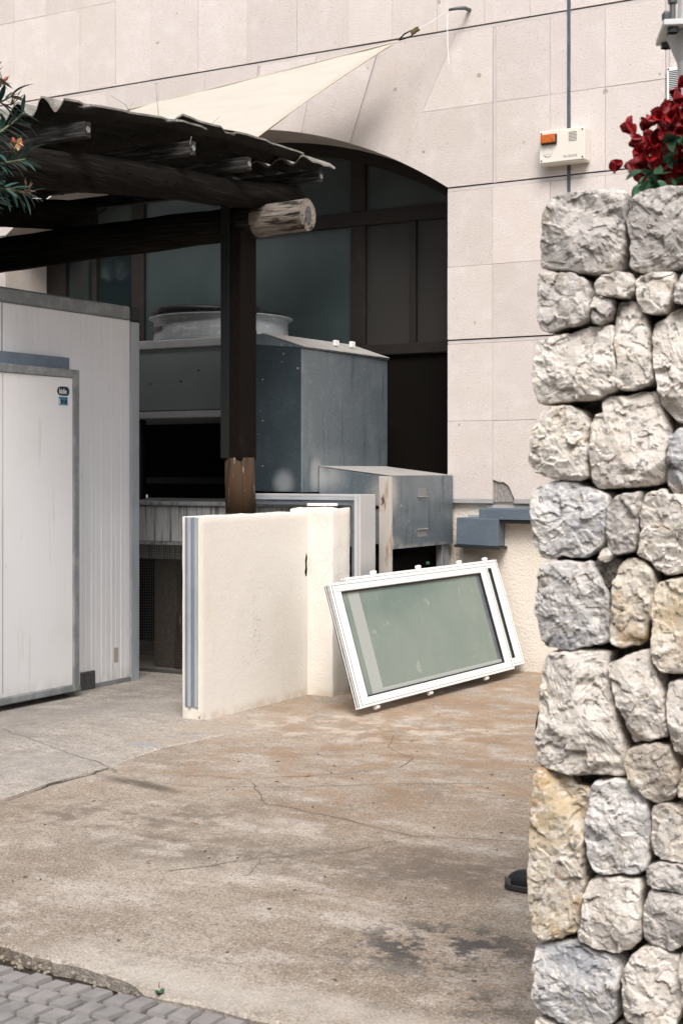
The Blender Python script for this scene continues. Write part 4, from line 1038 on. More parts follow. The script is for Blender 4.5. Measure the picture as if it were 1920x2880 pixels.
for y, z, x1 in ((6.16, 3.365, -5.145), (7.14, 3.455, -5.15), (7.76, 3.475, -5.16), (8.58, 3.535, -5.115)):
    p = MB().box(-11.5, x1, y - .028, y + .028, z - .042, z + .042).build('purlin', 'purlin_wood', pg, .004)
    MB().lathe([(.0, .001), (.012, .001), (.016, .003), (.018, .001)], (x1 + .001, y, z), 10, (0, 1, 0), (0, 0, 1), (1, 0, 0)).build('knot', 'ink_grey', p)
MB().tube([(-5.15, 7.12, 3.52), (-5.146, 7.10, 3.47), (-5.143, 7.13, 3.43), (-5.147, 7.11, 3.41)], .003, 5).build('tie_wire', 'mesh_wire', pg)
def roof_z(y):
    K = [(5.9, 3.395), (6.04, 3.415), (7.0, 3.52), (8.1, 3.56), (8.8, 3.565)]
    for (a, za), (b, zb) in zip(K[:-1], K[1:]):
        if y <= b: return za + (zb - za) * (y - a) / (b - a)
    return K[-1][1]
def sheet(x0, x1, y0, y1, lift, seed, material='shaded_fibre_cement', rag=.055):
    nx = max(8, int((x1 - x0) / .022)); ny = 14
    top = []; bot = []
    for j in range(ny + 1):
        for i in range(nx + 1):
            x = x0 + (x1 - x0) * i / nx
            e0 = y0 + rag * fbm(Vector((x * 6, seed, 0))) * .5; e1 = y1 + rag * fbm(Vector((x * 6, seed, 5))) * .5
            y = e0 + (e1 - e0) * j / ny
            xx = x + (rag * fbm(Vector((y * 6, seed, 11))) if i == nx else 0)
            amp = .024 * (1 + 1.0 * math.exp(-max(0, y - 6.0) / .22))
            z = roof_z(y) + .075 + lift + amp * math.sin(2 * math.pi * (x + 5.2) / .186) + .008 * fbm(Vector((x * 2, y * 2, seed)))
            top.append((xx, y, z + .006)); bot.append((xx, y, z - .006))
    n = len(top); w = nx + 1; f = []
    for j in range(ny):
        for i in range(nx):
            a = j * w + i
            f.append((a, a + 1, a + w + 1, a + w)); f.append((n + a, n + a + w, n + a + w + 1, n + a + 1))
    for i in range(nx):
        f.append((i, n + i, n + i + 1, i + 1)); a = ny * w + i; f.append((a, a + 1, n + a + 1, n + a))
    for j in range(ny):
        a = j * w; f.append((a, a + w, n + a + w, n + a)); a = j * w + nx; f.append((a, n + a, n + a + w, a + w))
    o = link_mesh('roof_sheet', top + bot, f, material, pg, smooth=False)
    o.data.materials.append(MATS['lit_weathered_cement'])
    for p in o.data.polygons:
        if p.normal.z > -.35: p.material_index = 1  # tops and edges get the lit tone, undersides keep the shade colour
    return o
sheet(-6.42, -5.19, 6.02, 7.35, 0, 1); sheet(-7.62, -6.38, 6.02, 7.35, .016, 2); sheet(-9.4, -7.58, 6.02, 7.35, 0, 3); sheet(-11.6, -9.36, 6.02, 7.35, .016, 13)  # leftmost sheets here and below added out of view to shade the reveal
sheet(-6.42, -5.175, 7.05, 8.46, .022, 4); sheet(-7.62, -6.38, 7.05, 8.66, .036, 5); sheet(-9.4, -7.58, 7.05, 8.66, .022, 6); sheet(-11.6, -9.36, 7.05, 8.66, .036, 16)
sheet(-6.42, -5.08, 8.40, 8.72, -.012, 8, 'shaded_fibre_cement', .05)
twig = MB()
for i in range(9):
    x = -5.3 - random.random() * .5; y = 6.9 + random.random() * 1.5
    z = roof_z(y) + .12; h = .06 + random.random() * .08
    a = random.uniform(0, 6.28)
    twig.tube([(x, y, z), (x + .4 * h * math.cos(a), y + .4 * h * math.sin(a), z + .6 * h), (x + 1.1 * h * math.cos(a), y + 1.1 * h * math.sin(a), z + h)], [.0018, .0013, .0006], 4)
tag(twig.build('pine_needles', 'wire_dark', pg), kind='stuff')

# ================================================================== shade sail
sl = thing('shade_sail', 'cream triangular shade sail stretched from the wall to behind the pergola', 'shade sail', (-6.5, 9.5, 3.7))
T, Bq, Cq = Vector((-5.235, 9.90, 4.815)), Vector((-6.04, 8.82, 3.80)), Vector((-10.6, 9.05, 4.12))  # hidden corner Cq set far left so the sail shades the arch reveal
cen = (T + Bq + Cq) / 3
def sail_pt(a, b, c):
    p = T * a + Bq * b + Cq * c
    for e0, e1, o_, k in ((a, b, c, .022), (b, c, a, .06), (c, a, b, .05)):
        mid = cen - p
        p = p + mid * (4 * e0 * e1 * k * (1 - o_) ** 2 * 1.5)
    p.z -= .9 * a * b * c
    return p
NS = 26; idx = {}; v = []; f = []
for i in range(NS + 1):
    for j in range(NS + 1 - i):
        idx[(i, j)] = len(v); q = sail_pt(i / NS, j / NS, (NS - i - j) / NS)
        q = q + Vector((0, .02 * fbm(q * 1.6), .012 * fbm(q * 2.5) + .010 * math.sin(9 * (i / NS) + 22 * (j / NS)) * (j / NS)))
        v.append(q)
for i in range(NS):
    for j in range(NS - i):
        f.append((idx[(i, j)], idx[(i + 1, j)], idx[(i, j + 1)]))
        if i + j < NS - 1: f.append((idx[(i + 1, j)], idx[(i + 1, j + 1)], idx[(i, j + 1)]))
cl = link_mesh('canopy', v, f, 'sailcloth', sl, smooth=True)
md = cl.modifiers.new('thickness', 'SOLIDIFY'); md.thickness = .003
for fn in (lambda t: sail_pt(1 - t, t, 0), lambda t: sail_pt(1 - t, 0, t)):
    MB().tube([fn(k / 20) for k in range(21)], .0055, 6).build('hem', 'sail_hem', cl, smooth=True)
bu = Vector((-5.085, 9.93, 4.885))
ringm = MB()
rp = [T + (bu - T) * .15, T + (bu - T) * .45 + Vector((0, 0, .022)), T + (bu - T) * .85 + Vector((0, 0, .018)), bu, T + (bu - T) * .8 - Vector((0, 0, .025)), T + (bu - T) * .4 - Vector((0, 0, .012)), T + (bu - T) * .15]
ringm.tube(rp, .006, 6).build('carabiner', 'wire_dark', sl, smooth=True)
m = frame_m(bu, (.85, .1, .45), (0, 1, 0), (-.45, 0, .85))
MB().box(-.035, .035, -.014, .014, -.016, .016, m).build('buckle', 'rust_buckle', sl, .002)
HK = Vector((-4.845, 10.03, 5.035))
MB().tube([bu, bu.lerp(HK, .5) - Vector((0, 0, .012)), HK], .0035, 6).build('rope', 'cord_white', sl)
hk = thing('wall_hook', 'small steel eye bolt in the wall with a white cord hanging from it', 'hook', (-4.74, 10.17, 5.0))
MB().tube([(-4.735, 10.19, 5.055), (-4.745, 10.10, 5.052), (-4.79, 10.04, 5.04), (-4.845, 10.03, 5.034)], [.016, .015, .013, .010], 8).build('eye_bolt', 'bolt_grey', hk, smooth=True)
MB().tube([(-4.85, 10.03, 5.03), (-4.858, 10.03, 5.0), (-4.858, 10.03, 4.80), (-4.852, 10.032, 4.69), (-4.846, 10.03, 4.62)], .0042, 6).build('cord', 'cord_white', hk)

# ================================================================== alarm box and vent grille
al = thing('alarm_box', 'cream alarm siren box with an orange lamp on the stone wall', 'alarm box', (-3.94, 10.11, 3.785))
AF = 10.052
case = box_obj('case', 'alarm_cream', al, (-4.117, -3.765, AF, 10.166, 3.785, 4.022), .005)
box_obj('bottom_tray', 'alarm_side', al, (-4.112, -3.770, AF + .008, 10.166, 3.779, 3.7845), .001)
ln = box_obj('lamp_base', 'ink_black', al, (-4.098, -3.976, AF - .022, AF + .001, 3.918, 3.992), .006)
box_obj('lamp_lens', 'amber_lens', ln, (-4.096, -3.982, AF - .034, AF - .0225, 3.926, 3.990), .005)
for k in range(7): box_obj('speaker_slot', 'ink_black', al, (-3.888, -3.825, AF - .0012, AF + .002, 3.927 + k * .0105, 3.9305 + k * .0105), 0)
for x in (-4.100, -3.782):
    for z in (3.803, 4.004): MB().lathe([(0, .003), (.0055, .0025), (.0065, 0)], (x, AF, z), 10, (1, 0, 0), (0, 0, 1), (0, -1, 0)).build('screw', 'ink_black', al)
fx = lambda x, z, a=0: frame_m((x, AF - .0012, z), (math.cos(a), 0, math.sin(a)), (-math.sin(a), 0, math.cos(a)), (0, -1, 0))
text_obj('lettering', "Tel.: 20 03 03", .024, 'ink_grey', case, fx(-3.930, 3.812), squeeze=.80)
ec2 = (-4.050, 3.862)
MB().lathe([(.0375, .0002), (.0385, .0002), (.0385, .0008), (.0375, .0008)], (ec2[0], AF, ec2[1]), 32, (1, 0, 0), (0, 0, 1), (0, -1, 0), closed=True).build('emblem_ring', 'tape_beige', case)
for i, chh in enumerate("SEGURIDAD S.A"):
    if chh == ' ': continue
    a = R(205 + 130 * i / 12.0)
    text_obj('lettering', chh, .010, 'ink_grey', case, fx(ec2[0] + .035 * math.cos(a), ec2[1] + .035 * math.sin(a), a + math.pi / 2))
MB().box(ec2[0] - .016, ec2[0] + .016, AF - .0010, AF - .0002, ec2[1] - .013, ec2[1] - .011).build('emblem_line', 'ink_grey', case)
vg = thing('vent_grille', 'white slotted vent grille high on the stone wall behind the flowers', 'vent', (-3.03, 10.15, 4.03))
vp = box_obj('frame', 'ink_white', vg, (-3.182, -2.88, 10.140, 10.1675, 4.03, 4.385), .004)
for k in range(24): box_obj('slot', 'ink_black', vg, (-3.165, -2.90, 10.1375, 10.141, 4.052 + k * .0132, 4.0575 + k * .0132), 0)
MB().lathe([(0, .004), (.006, .003), (.007, 0)], (-3.170, 10.14, 4.375), 8, (1, 0, 0), (0, 0, 1), (0, -1, 0)).build('screw', 'ink_black', vg)

# ================================================================== white lamp post behind the pier
LP = Vector((-1.128, 3.852, 0))
lp = thing('lamp_post', 'white bolted lamp post flange at the right edge behind the flowers', 'lamp post', LP)
MB().lathe([(.060, 0), (.052, .3), (.046, 2.55), (.050, 2.60), (.078, 2.668), (.078, 2.672), (.02, 2.672)], LP, 24).build('lower_pole', 'lamp_white', lp, smooth=False)
mz = Matrix.Translation(LP) @ Matrix.Rotation(R(24), 4, 'Z')
MB().box(-.096, .096, -.096, .096, 2.674, 2.690, mz).build('flange_plate', 'lamp_white', lp, .002)
MB().lathe([(.05, 2.6905), (.046, 2.8), (.040, 4.6), (.0, 4.62)], LP, 20).build('upper_pole', 'lamp_white', lp)
MB().tube([LP + Vector((0, 0, 4.45)), LP + Vector((.1, .05, 4.62)), LP + Vector((.5, .2, 4.70)), LP + Vector((.75, .3, 4.70))], [.03, .03, .03, .05], 10).build('arm', 'lamp_white', lp, smooth=True)
for sx in (-1, 1):
    for sy in (-1, 1):
        c0 = mz @ Vector((sx * .070, sy * .070, 0))
        MB().lathe([(.008, 2.66), (.008, 2.738), (.013, 2.738), (.014, 2.752), (.008, 2.760), (0, 2.761)], c0, 8).build('bolt', 'bolt_grey', lp)
        MB().lathe([(.016, 2.660), (.016, 2.6735), (.008, 2.6735)], c0, 6).build('nut', 'bolt_grey', lp)

# ================================================================== rubble stone pier
pier = thing('stone_pier', 'rough grey limestone rubble pier with deep open joints in the foreground', 'stone pier', (-.9, 3.45, 0))
SF = 3.25
def stone(poly, material, seed, depth=.22, bulge=.022, rough=1.0):
    P = [Vector((x, z)) for x, z in poly]
    Q = []
    for i in range(len(P)):
        a, b = P[i], P[(i + 1) % len(P)]
        Q += [a.lerp(b, .10), a.lerp(b, .90)]
    P = Q
    c0 = sum(P, Vector((0, 0))) / len(P); P = [c0 + (q - c0) * 1.014 for q in P]
    per = [0]
    for i in range(len(P)): per.append(per[-1] + (P[(i + 1) % len(P)] - P[i]).length)
    NB = 112; B = []; j = 0
    for k in range(NB):
        s = per[-1] * k / NB
        while per[j + 1] < s: j += 1
        t = (s - per[j]) / max(1e-9, per[j + 1] - per[j])
        B.append(P[j].lerp(P[(j + 1) % len(P)], t))
    c = sum(B, Vector((0, 0))) / NB
    size = max((b - c).length for b in B)
    rings = [0.0] + [.06 * i for i in range(1, 13)] + [.77, .81, .85, .885, .915, .94, .96, .98, 1.0]
    off = Vector((seed * 3.1, seed * 1.7, seed * .7))
    rs = random.Random(int(seed * 1000))
    planes = []                                     # split faces: height falls away from a chip line
    for k in range(6):
        b = rs.choice(B); q = c + (b - c) * rs.uniform(.78, .98)
        d = (b - c).normalized(); th = rs.uniform(-.6, .6)
        d = Vector((d.x * math.cos(th) - d.y * math.sin(th), d.x * math.sin(th) + d.y * math.cos(th)))
        planes.append((q, d, rs.uniform(.3, 1.2)))
    for k in range(9):
        q = c + Vector((rs.uniform(-.5, .5), rs.uniform(-.5, .5))) * size; th = rs.uniform(0, 6.28)
        planes.append((q, Vector((math.cos(th), math.sin(th))), rs.uniform(.05, .26)))
    def front(x, z, r):
        p = Vector((x, 0, z)) + off
        wx = x + .007 * mnoise.noise(p * 22); wz = z + .007 * mnoise.noise(p * 22 + Vector((9, 9, 9)))
        h = bulge
        for q, d, sl_ in planes:
            e = (wx - q.x) * d.x + (wz - q.y) * d.y
            if e > 0: h = min(h, bulge - sl_ * e)
        h = max(h, -.022)
        g_ = min(1, max(.12, .55 + 1.6 * mnoise.noise(p * 11 + Vector((3, 3, 3)))))      # smooth split planes next to rough fracture
        vd = mnoise.voronoi(p * 24)[0]
        for kf, am in ((12, .24), (31, .42)):                     # chipped facets with sharp creases
            pk = p * kf + Vector((mnoise.noise(p * 30), 0, mnoise.noise(p * 30 + Vector((4, 4, 4))))) * .25
            cp = mnoise.voronoi(pk)[1][0]; cv = mnoise.noise_vector(cp * 13.7)
            h += rough * am * ((pk.x - cp.x) * cv.x + (pk.z - cp.z) * cv.z + .22 * cv.y) / kf
        h += rough * (.006 * mnoise.noise(p * 8) + g_ * (.007 * (vd[1] - vd[0]) + .006 * (.5 - abs(mnoise.noise(p * 22))) + .005 * (.5 - abs(mnoise.noise(p * 52))) + .002 * mnoise.noise(p * 120)))
        h -= .014 * max(0, (r - .972) / .028) ** 1.2
        return SF + .020 - h
    v = []; f = []
    for ri, r in enumerate(rings):
        if ri == 0:
            v.append((c.x, front(c.x, c.y, 0), c.y)); continue
        for b in B:
            q = c + (b - c) * r
            if r > .5:
                w = (r - .5) * 2
                q = q + (b - c).normalized() * (.0045 * mnoise.noise(Vector((b.x * 24, seed, b.y * 24))) + .004 * mnoise.noise(Vector((b.x * 70, seed, b.y * 70)))) * w
            v.append((q.x, front(q.x, q.y, r), q.y))
    for k in range(NB): f.append((0, 1 + k, 1 + (k + 1) % NB))
    nr = len(rings) - 1
    for ri in range(nr - 1):
        for k in range(NB):
            a = 1 + ri * NB; f.append((a + k, a + NB + k, a + NB + (k + 1) % NB, a + (k + 1) % NB))
    base = 1 + (nr - 1) * NB; n = len(v)
    for dd in (.06, depth):
        for k, b in enumerate(B):
            q = c + (b - c) * (.985 if dd < .1 else .94) + Vector((.006 * mnoise.noise(Vector((b.x * 20, dd * 20 + seed, b.y * 20))), .006 * mnoise.noise(Vector((b.x * 20, dd * 20 + seed, b.y * 20 + 8)))))
            v.append((q.x, SF + .02 + dd, q.y))
    for s_, e_ in ((base, n), (n, n + NB)):
        for k in range(NB): f.append((s_ + k, e_ + k, e_ + (k + 1) % NB, s_ + (k + 1) % NB))
    f.append(tuple(n + NB + k for k in range(NB)))
    return link_mesh('stone', v, f, material, pier, smooth=False)
SM = {'w': 'stone_white', 'g': 'stone_grey', 'b': 'stone_blue', 'o': 'stone_ochre', 't': 'stone_tan', 'm': 'mortar'}
for i, (k, P) in enumerate(STONES):
    left = min(p[0] for p in P) < -1330
    stone([(x / 1000, z / 1000) for x, z in P], SM[k], 1.0 + i * 1.37, depth=.34 if left else .24, bulge=.024 if k != 'm' else .0, rough=1.0 if k != 'm' else .7)
# the wall goes on to the right, outside the picture
random.seed(5)
z = .03
while z < 2.1:
    h = random.uniform(.16, .26); x = -.885 + random.uniform(0, .03)
    while x < .25:
        w = random.uniform(.16, .32); j = lambda: random.uniform(-.012, .012)
        z1 = min(z + h, 2.16)
        P = [(x + .008 + j(), z + .01 + j()), (x + w / 2, z + .006 + j()), (x + w - .008 + j(), z + .01 + j()), (x + w - .006, (z + z1) / 2 + j()), (x + w - .012 + j(), z1 - .008 + j()), (x + w / 2, z1 - .004 + j()), (x + .01 + j(), z1 - .008 + j()), (x + .006, (z + z1) / 2)]
        stone(P, random.choice(('stone_white', 'stone_white', 'stone_grey', 'stone_tan', 'stone_blue')), random.uniform(60, 160))
        x += w
    z += h
random.seed(21)
coreb = MB(); nz = 46; nxx = 34
v = []; f = []
for j in range(nz + 1):
    for i in range(nxx + 1):
        x = -1.325 + 1.55 * i / nxx; zz = .0 + 2.125 * j / nz
        v.append((x, SF + .095 + .030 * fbm(Vector((x * 14, zz * 14, 2))), zz))
for j in range(nz):
    for i in range(nxx): a = j * (nxx + 1) + i; f.append((a, a + 1, a + nxx + 2, a + nxx + 1))
link_mesh('mortar_face', v, f, 'mortar', pier)
box_obj('rubble_core', 'mortar', pier, (-1.318, .24, SF + .16, SF + .33, 0, 2.125), .01)
v = []; f = []
for i in range(30):
    for k in range(8):
        x = -1.30 + 1.52 * i / 29; y = SF + .035 + .28 * k / 7
        v.append((x, y, 2.128 + .020 * fbm(Vector((x * 12, y * 12, 5)))))
for i in range(29):
    for k in range(7): a = i * 8 + k; f.append((a, a + 8, a + 9, a + 1))
link_mesh('mortar_cap', v, f, 'mortar', pier)

# ================================================================== plants
def leaf_mesh(name, L, W, fold, droop, material, n=6, tipw=.12):
    v = []; f = []
    for i in range(n + 1):
        t = i / n
        w = W * math.sin(math.pi * min(1, t * .93 + .05)) ** .75 * (1 if t < .97 else tipw)
        z = -droop * t * t * L
        v += [(-w / 2, t * L, z + fold * w), (0, t * L, z), (w / 2, t * L, z + fold * w)]
    for i in range(n):
        a = i * 3; f += [(a, a + 1, a + 4, a + 3), (a + 1, a + 2, a + 5, a + 4)]
    me = bpy.data.meshes.new(name); me.from_pydata(v, [], f); me.materials.append(MATS[material])
    for p in me.polygons: p.use_smooth = True
    return me
def aim(p, d, roll=0.0, s=1.0):
    d = Vector(d).normalized()
    x = d.cross(Vector((0, 0, 1)))
    if x.length < .05: x = Vector((1, 0, 0))
    x.normalize(); z = x.cross(d)
    return frame_m(p, x, d, z) @ Matrix.Rotation(roll, 4, 'Y') @ Matrix.Scale(s, 4)
def put(name, me, parent, m):
    o = bpy.data.objects.new(name, me); col.objects.link(o); o.parent = parent
    m = m.copy(); m.translation = m.translation - ORG[parent.name]
    o.matrix_basis = m; ORG[o.name] = ORG[parent.name]
    return o
CR = Vector((.866, .5, 0)); CF = Vector((-.5, .866, 0))          # along and across the yard as seen from the street

# oleander at the left edge
OB = CF * 6.6 + CR * (-2.15)
ol = thing('oleander_shrub', 'dark green oleander with coral buds hanging in at the left edge', 'shrub', OB)
lm = [leaf_mesh('leaf', L_, W_, .12, dr, 'leaf_oleander') for L_, W_, dr in ((.13, .026, .25), (.11, .026, .15), (.15, .022, .45), (.085, .022, .1))]
def P2(lat, z, dep=6.5): return CF * dep + CR * (lat - (.03 if z > 2 else 0)) + Vector((0, 0, z + (.09 if z > 2 else 0)))
branches = [  # (lat, z) control points; frame edge is lat -1.52 at this distance
    [(-2.1, .2), (-2.05, 1.8), (-1.85, 2.75), (-1.62, 3.05), (-1.47, 3.14)],
    [(-2.1, .2), (-2.0, 1.9), (-1.80, 2.72), (-1.58, 2.92), (-1.42, 3.06)],
    [(-2.15, .2), (-2.0, 1.7), (-1.80, 2.62), (-1.58, 2.82), (-1.42, 2.85)],
    [(-2.15, .2), (-2.05, 1.6), (-1.85, 2.52), (-1.60, 2.70), (-1.36, 2.66)],
    [(-2.2, .2), (-2.1, 1.9), (-1.90, 2.90), (-1.68, 3.14), (-1.54, 3.22)],
    [(-2.1, .2), (-2.05, 1.5), (-1.85, 2.35), (-1.66, 2.60), (-1.52, 2.74)],
    [(-2.2, .2), (-2.2, 1.9), (-2.05, 2.9), (-1.98, 3.3)],
    [(-2.2, .2), (-2.3, 1.7), (-2.4, 2.7), (-2.45, 3.1)],
]
for k in range(9):
    l0 = random.uniform(-1.66, -1.50); z0 = random.uniform(2.62, 3.12)
    branches.append([(-2.15, .2), (-2.05, 1.7), (l0 - .35, z0 - .40), (l0 - .12, z0 - .10), (l0, z0)])
for bi, bp in enumerate(branches):
    dep0 = 6.5 + random.uniform(-.12, .18)
    pts = [P2(a, z_, dep0 + random.uniform(-.04, .04)) for a, z_ in bp]
    MB().tube(pts, [.016, .013, .009, .006, .004][:len(pts)], 7).build('stem', 'stem_green', ol, smooth=True)
    segs = [(pts[i], pts[i + 1]) for i in range(1, len(pts) - 1)]
    for a, b in segs[-2:]:
        d0 = (b - a).normalized(); m_ = max(4, int((b - a).length / .026))
        for k in range(m_):
            p = a.lerp(b, (k + .5) / m_)
            for w3 in range(3):
                th = k * 1.05 + w3 * 2.094 + random.uniform(-.3, .3)
                s1 = d0.cross(Vector((0, 0, 1))).normalized(); s2 = s1.cross(d0)
                d = d0 * random.uniform(.45, .9) + (s1 * math.cos(th) + s2 * math.sin(th)) * random.uniform(.55, .9) - Vector((0, 0, random.uniform(0, .35)))
                put('leaf', random.choice(lm), ol, aim(p, d, random.uniform(-.6, .6), random.uniform(.65, 1.0)))
bud = MB().lathe([(0, 0), (.006, .006), (.009, .016), (.006, .028), (0, .034)], (0, 0, 0), 7).build('flower_bud', 'petal_coral', ol, local=True, smooth=True)
bm0 = bud.data; bpy.data.objects.remove(bud)
calyx = bpy.data.meshes.new('dry_calyx'); calyx.from_pydata([(-.003, 0, 0), (.003, 0, 0), (0, .034, .004), (0, .003, .005)], [], [(0, 1, 2), (0, 2, 3), (1, 3, 2)]); calyx.materials.append(MATS['stem_brown'])
for bi in (0, 1, 2, 3, 4):
    tip = P2(*branches[bi][-1], 6.45)
    for k in range(13):
        d = Vector((random.uniform(-.6, 1), random.uniform(-.6, .6), random.uniform(-.2, 1)))
        p = tip + d * random.uniform(.005, .035)
        MB().tube([tip - Vector((.02, 0, .02)), p], .0014, 4).build('flower_stalk', 'stem_brown', ol)
        if k < 2 and bi in (0, 2): put('flower_bud', bm0, ol, frame_m(p, (1, 0, 0), (0, 1, 0), (0, 0, 1)) @ Matrix.Rotation(random.uniform(-1.2, 1.2), 4, 'X'))
        else: put('dry_calyx', calyx, ol, aim(p, d, 0, random.uniform(.6, 1.1)))
ft = P2(-1.395, 2.865, 6.42)
pet = leaf_mesh('petal', .030, .024, -.1, .5, 'petal_apricot', 4, .6)
for k in range(5):
    th = 2 * math.pi * k / 5
    put('petal', pet, ol, aim(ft, CR * math.cos(th) + Vector((0, 0, 1)) * math.sin(th) - CF * .35, 0))

# bougainvillea on the pier
BB = Vector((-1.02, 3.52, 2.13))
bo = thing('bougainvillea', 'red flowering bougainvillea spilling over the top of the stone pier', 'shrub', BB)
def bract():
    L_, W_, n = .042, .036, 6; v = []; f = []
    for i in range(n + 1):
        t = i / n; w = W_ * math.sin(math.pi * min(1, t * .90 + .08)) ** .6 * (1 if i < n else .15)
        z = .010 * math.sin(t * 3.1) + .014 * t * t
        v += [(-w / 2, t * L_, z + .006), (-w / 4, t * L_, z + .0015), (0, t * L_, z), (w / 4, t * L_, z + .0015), (w / 2, t * L_, z + .006)]
    for i in range(n):
        for k in range(4): a = i * 5 + k; f.append((a, a + 1, a + 6, a + 5))
    me = bpy.data.meshes.new('bract'); me.from_pydata(v, [], f); me.materials.append(MATS['bract_red'])
    for p in me.polygons: p.use_smooth = True
    return me
bme = bract(); blf = [leaf_mesh('leaf', .052, .030, .16, .35, 'leaf_boug', 6, .1), leaf_mesh('leaf', .040, .024, .2, .5, 'leaf_boug', 6, .1)]
wtube = bpy.data.meshes.new('floret')
fb = MB().lathe([(0, 0), (.0018, .004), (.0015, .018), (.004, .021), (0, .0205)], (0, 0, 0), 6)
wtube.from_pydata(fb.v, [], fb.f); wtube.materials.append(MATS['petal_apricot'])
def flower(p, d, s=1.0):
    d = Vector(d).normalized()
    a = d.cross(Vector((0, 0, 1)));
    if a.length < .1: a = Vector((1, 0, 0))
    a.normalize(); b = a.cross(d)
    th0 = random.uniform(0, 6.28)
    for k in range(3):
        th = th0 + k * 2.094
        o_ = a * math.cos(th) + b * math.sin(th)
        m = frame_m(p, o_.cross(d), (d * .62 + o_ * .78).normalized(), ((d * .78 - o_ * .62)).normalized()) @ Matrix.Scale(s * random.uniform(.85, 1.15), 4)
        put('bract', bme, bo, m)
    if random.random() < .3: put('floret', wtube, bo, frame_m(p, a, b, d))
def bp_(px_lat, z_, dep): return CF * dep + CR * px_lat + Vector((0, 0, z_))
clusters = [(.735, 2.20, 3.55), (.72, 2.255, 3.62), (.742, 2.295, 3.55), (.758, 2.335, 3.62), (.785, 2.36, 3.55), (.80, 2.315, 3.50), (.822, 2.375, 3.60), (.845, 2.345, 3.52), (.85, 2.43, 3.58),
            (.775, 2.265, 3.48), (.80, 2.205, 3.47), (.765, 2.19, 3.46), (.86, 2.30, 3.5), (.835, 2.255, 3.46), (.87, 2.375, 3.6), (.84, 2.19, 3.48), (.90, 2.33, 3.55), (.93, 2.26, 3.5), (.92, 2.40, 3.58), (.96, 2.34, 3.55), (1.0, 2.28, 3.5), (.78, 2.385, 3.6), (.75, 2.26, 3.5), (.775, 2.31, 3.47), (.81, 2.345, 3.46), (.745, 2.225, 3.48), (.83, 2.31, 3.44), (.79, 2.235, 3.44), (.86, 2.225, 3.44), (.80, 2.28, 3.44)]
root = bp_(.93, 2.12, 3.60)
for ci, (lt, z_, dp) in enumerate(clusters):
    c0 = bp_(lt, z_, dp)
    MB().tube([root + Vector((random.uniform(-.05, .05), 0, 0)), root.lerp(c0, .55) + Vector((0, 0, .03)), c0], [.004, .003, .0016], 5).build('stem', 'stem_brown', bo)
    for k in range(3):
        q = c0 + Vector((random.uniform(-.028, .028), random.uniform(-.03, .02), random.uniform(-.026, .026)))
        flower(q, Vector((random.uniform(-.8, .8), random.uniform(-1, .3), random.uniform(-.5, .8))), random.uniform(.72, .98))
for k in range(150):
    lt = random.uniform(.70, 1.0); z_ = 2.14 + .17 * random.random() ** 1.5 + .35 * max(0, lt - .85) * random.random()
    if lt < .74: z_ = random.uniform(2.16, 2.21)
    d = Vector((random.uniform(-1, 1), random.uniform(-1, .3), random.uniform(-.9, .2)))
    put('leaf', random.choice(blf), bo, aim(bp_(lt, z_, random.uniform(3.38, 3.48)), d, random.uniform(-.8, .8), random.uniform(.75, 1.25)))

v = []; f = []
for k in range(420):                                # the denser bloom inside the clump
    lt = random.uniform(.745, 1.02); zt = 2.19 + .20 * min(1, (lt - .70) / .10)
    c0 = bp_(lt, random.uniform(2.17, zt), random.uniform(3.50, 3.64))
    m = aim(c0, Vector((random.uniform(-1, 1), random.uniform(-1, .4), random.uniform(-.8, .9))), random.uniform(-2, 2), random.uniform(.7, 1.05))
    n = len(v); v += [m @ q.co for q in bme.vertices]; f += [tuple(i + n for i in p.vertices) for p in bme.polygons]
tag(link_mesh('dense_bloom', v, f, 'bract_red', bo, smooth=True), kind='stuff')

# small weed in the gutter and bits of litter on the floor
wd = thing('weed_tuft', 'tiny green weed with a red tip at the end of the gutter gap', 'weed', (-2.545, 3.362, 0))
for k in range(14):
    d = Vector((random.uniform(-1, 1), random.uniform(-1, 1), random.uniform(.5, 1.3)))
    put('leaf', blf[1], wd, aim(Vector((-2.545 + random.uniform(-.008, .008), 3.362 + random.uniform(-.008, .008), .001)), d, 0, random.uniform(.25, .5)))
put('bract', bme, wd, aim(Vector((-2.545, 3.365, .018)), (.3, .2, 1), 0, .35))
dl = leaf_mesh('dry_leaf', .05, .018, .25, -.3, 'dry_leaf', 5, .1)
leafspots = [((-3.74, 6.12), 'curled brown leaf on the floor near the dark streak'), ((-3.62, 5.06), 'small reddish leaf scrap on the left of the floor'), ((-3.45, 4.47), 'brown leaf scrap on the floor at far left'), ((-3.72, 7.20), 'orange leaf scrap near the fallen windows')]
for (x, y), lb in leafspots:
    o = bpy.data.objects.new('dry_leaf', dl); col.objects.link(o); o.location = (x, y, .006); o.rotation_euler = (0, 0, random.uniform(0, 6))
    o.scale = (.8, .8, .8); tag(o, lb, 'leaf', 'fallen leaves'); ORG[o.name] = Vector((x, y, 0))
gr = MB()
for k in range(170):
    x = random.uniform(-4.6, -1.4); y = random.uniform(3.5, 9.0)
    if x < -1.15 - .42 * y + .0: pass
    s = random.uniform(.004, .011)
    gr.lathe([(0, 0), (s, s * .15), (s * .75, s * .6), (0, s * .7)], (x, y, .0005), 5)
for k in range(70):
    x = random.uniform(-3.5, -2.6); y = 3.345 + random.random() * .10; s = random.uniform(.003, .008)
    gr.lathe([(0, 0), (s, s * .2), (s * .8, s * .8), (0, s)], (x, y, -.030 + random.random() * .012), 5)
go = gr.build('grit', 'debris_stone')
tag(go, 'loose grit and small stones scattered over the concrete', 'grit', kind='stuff')
dk = MB()
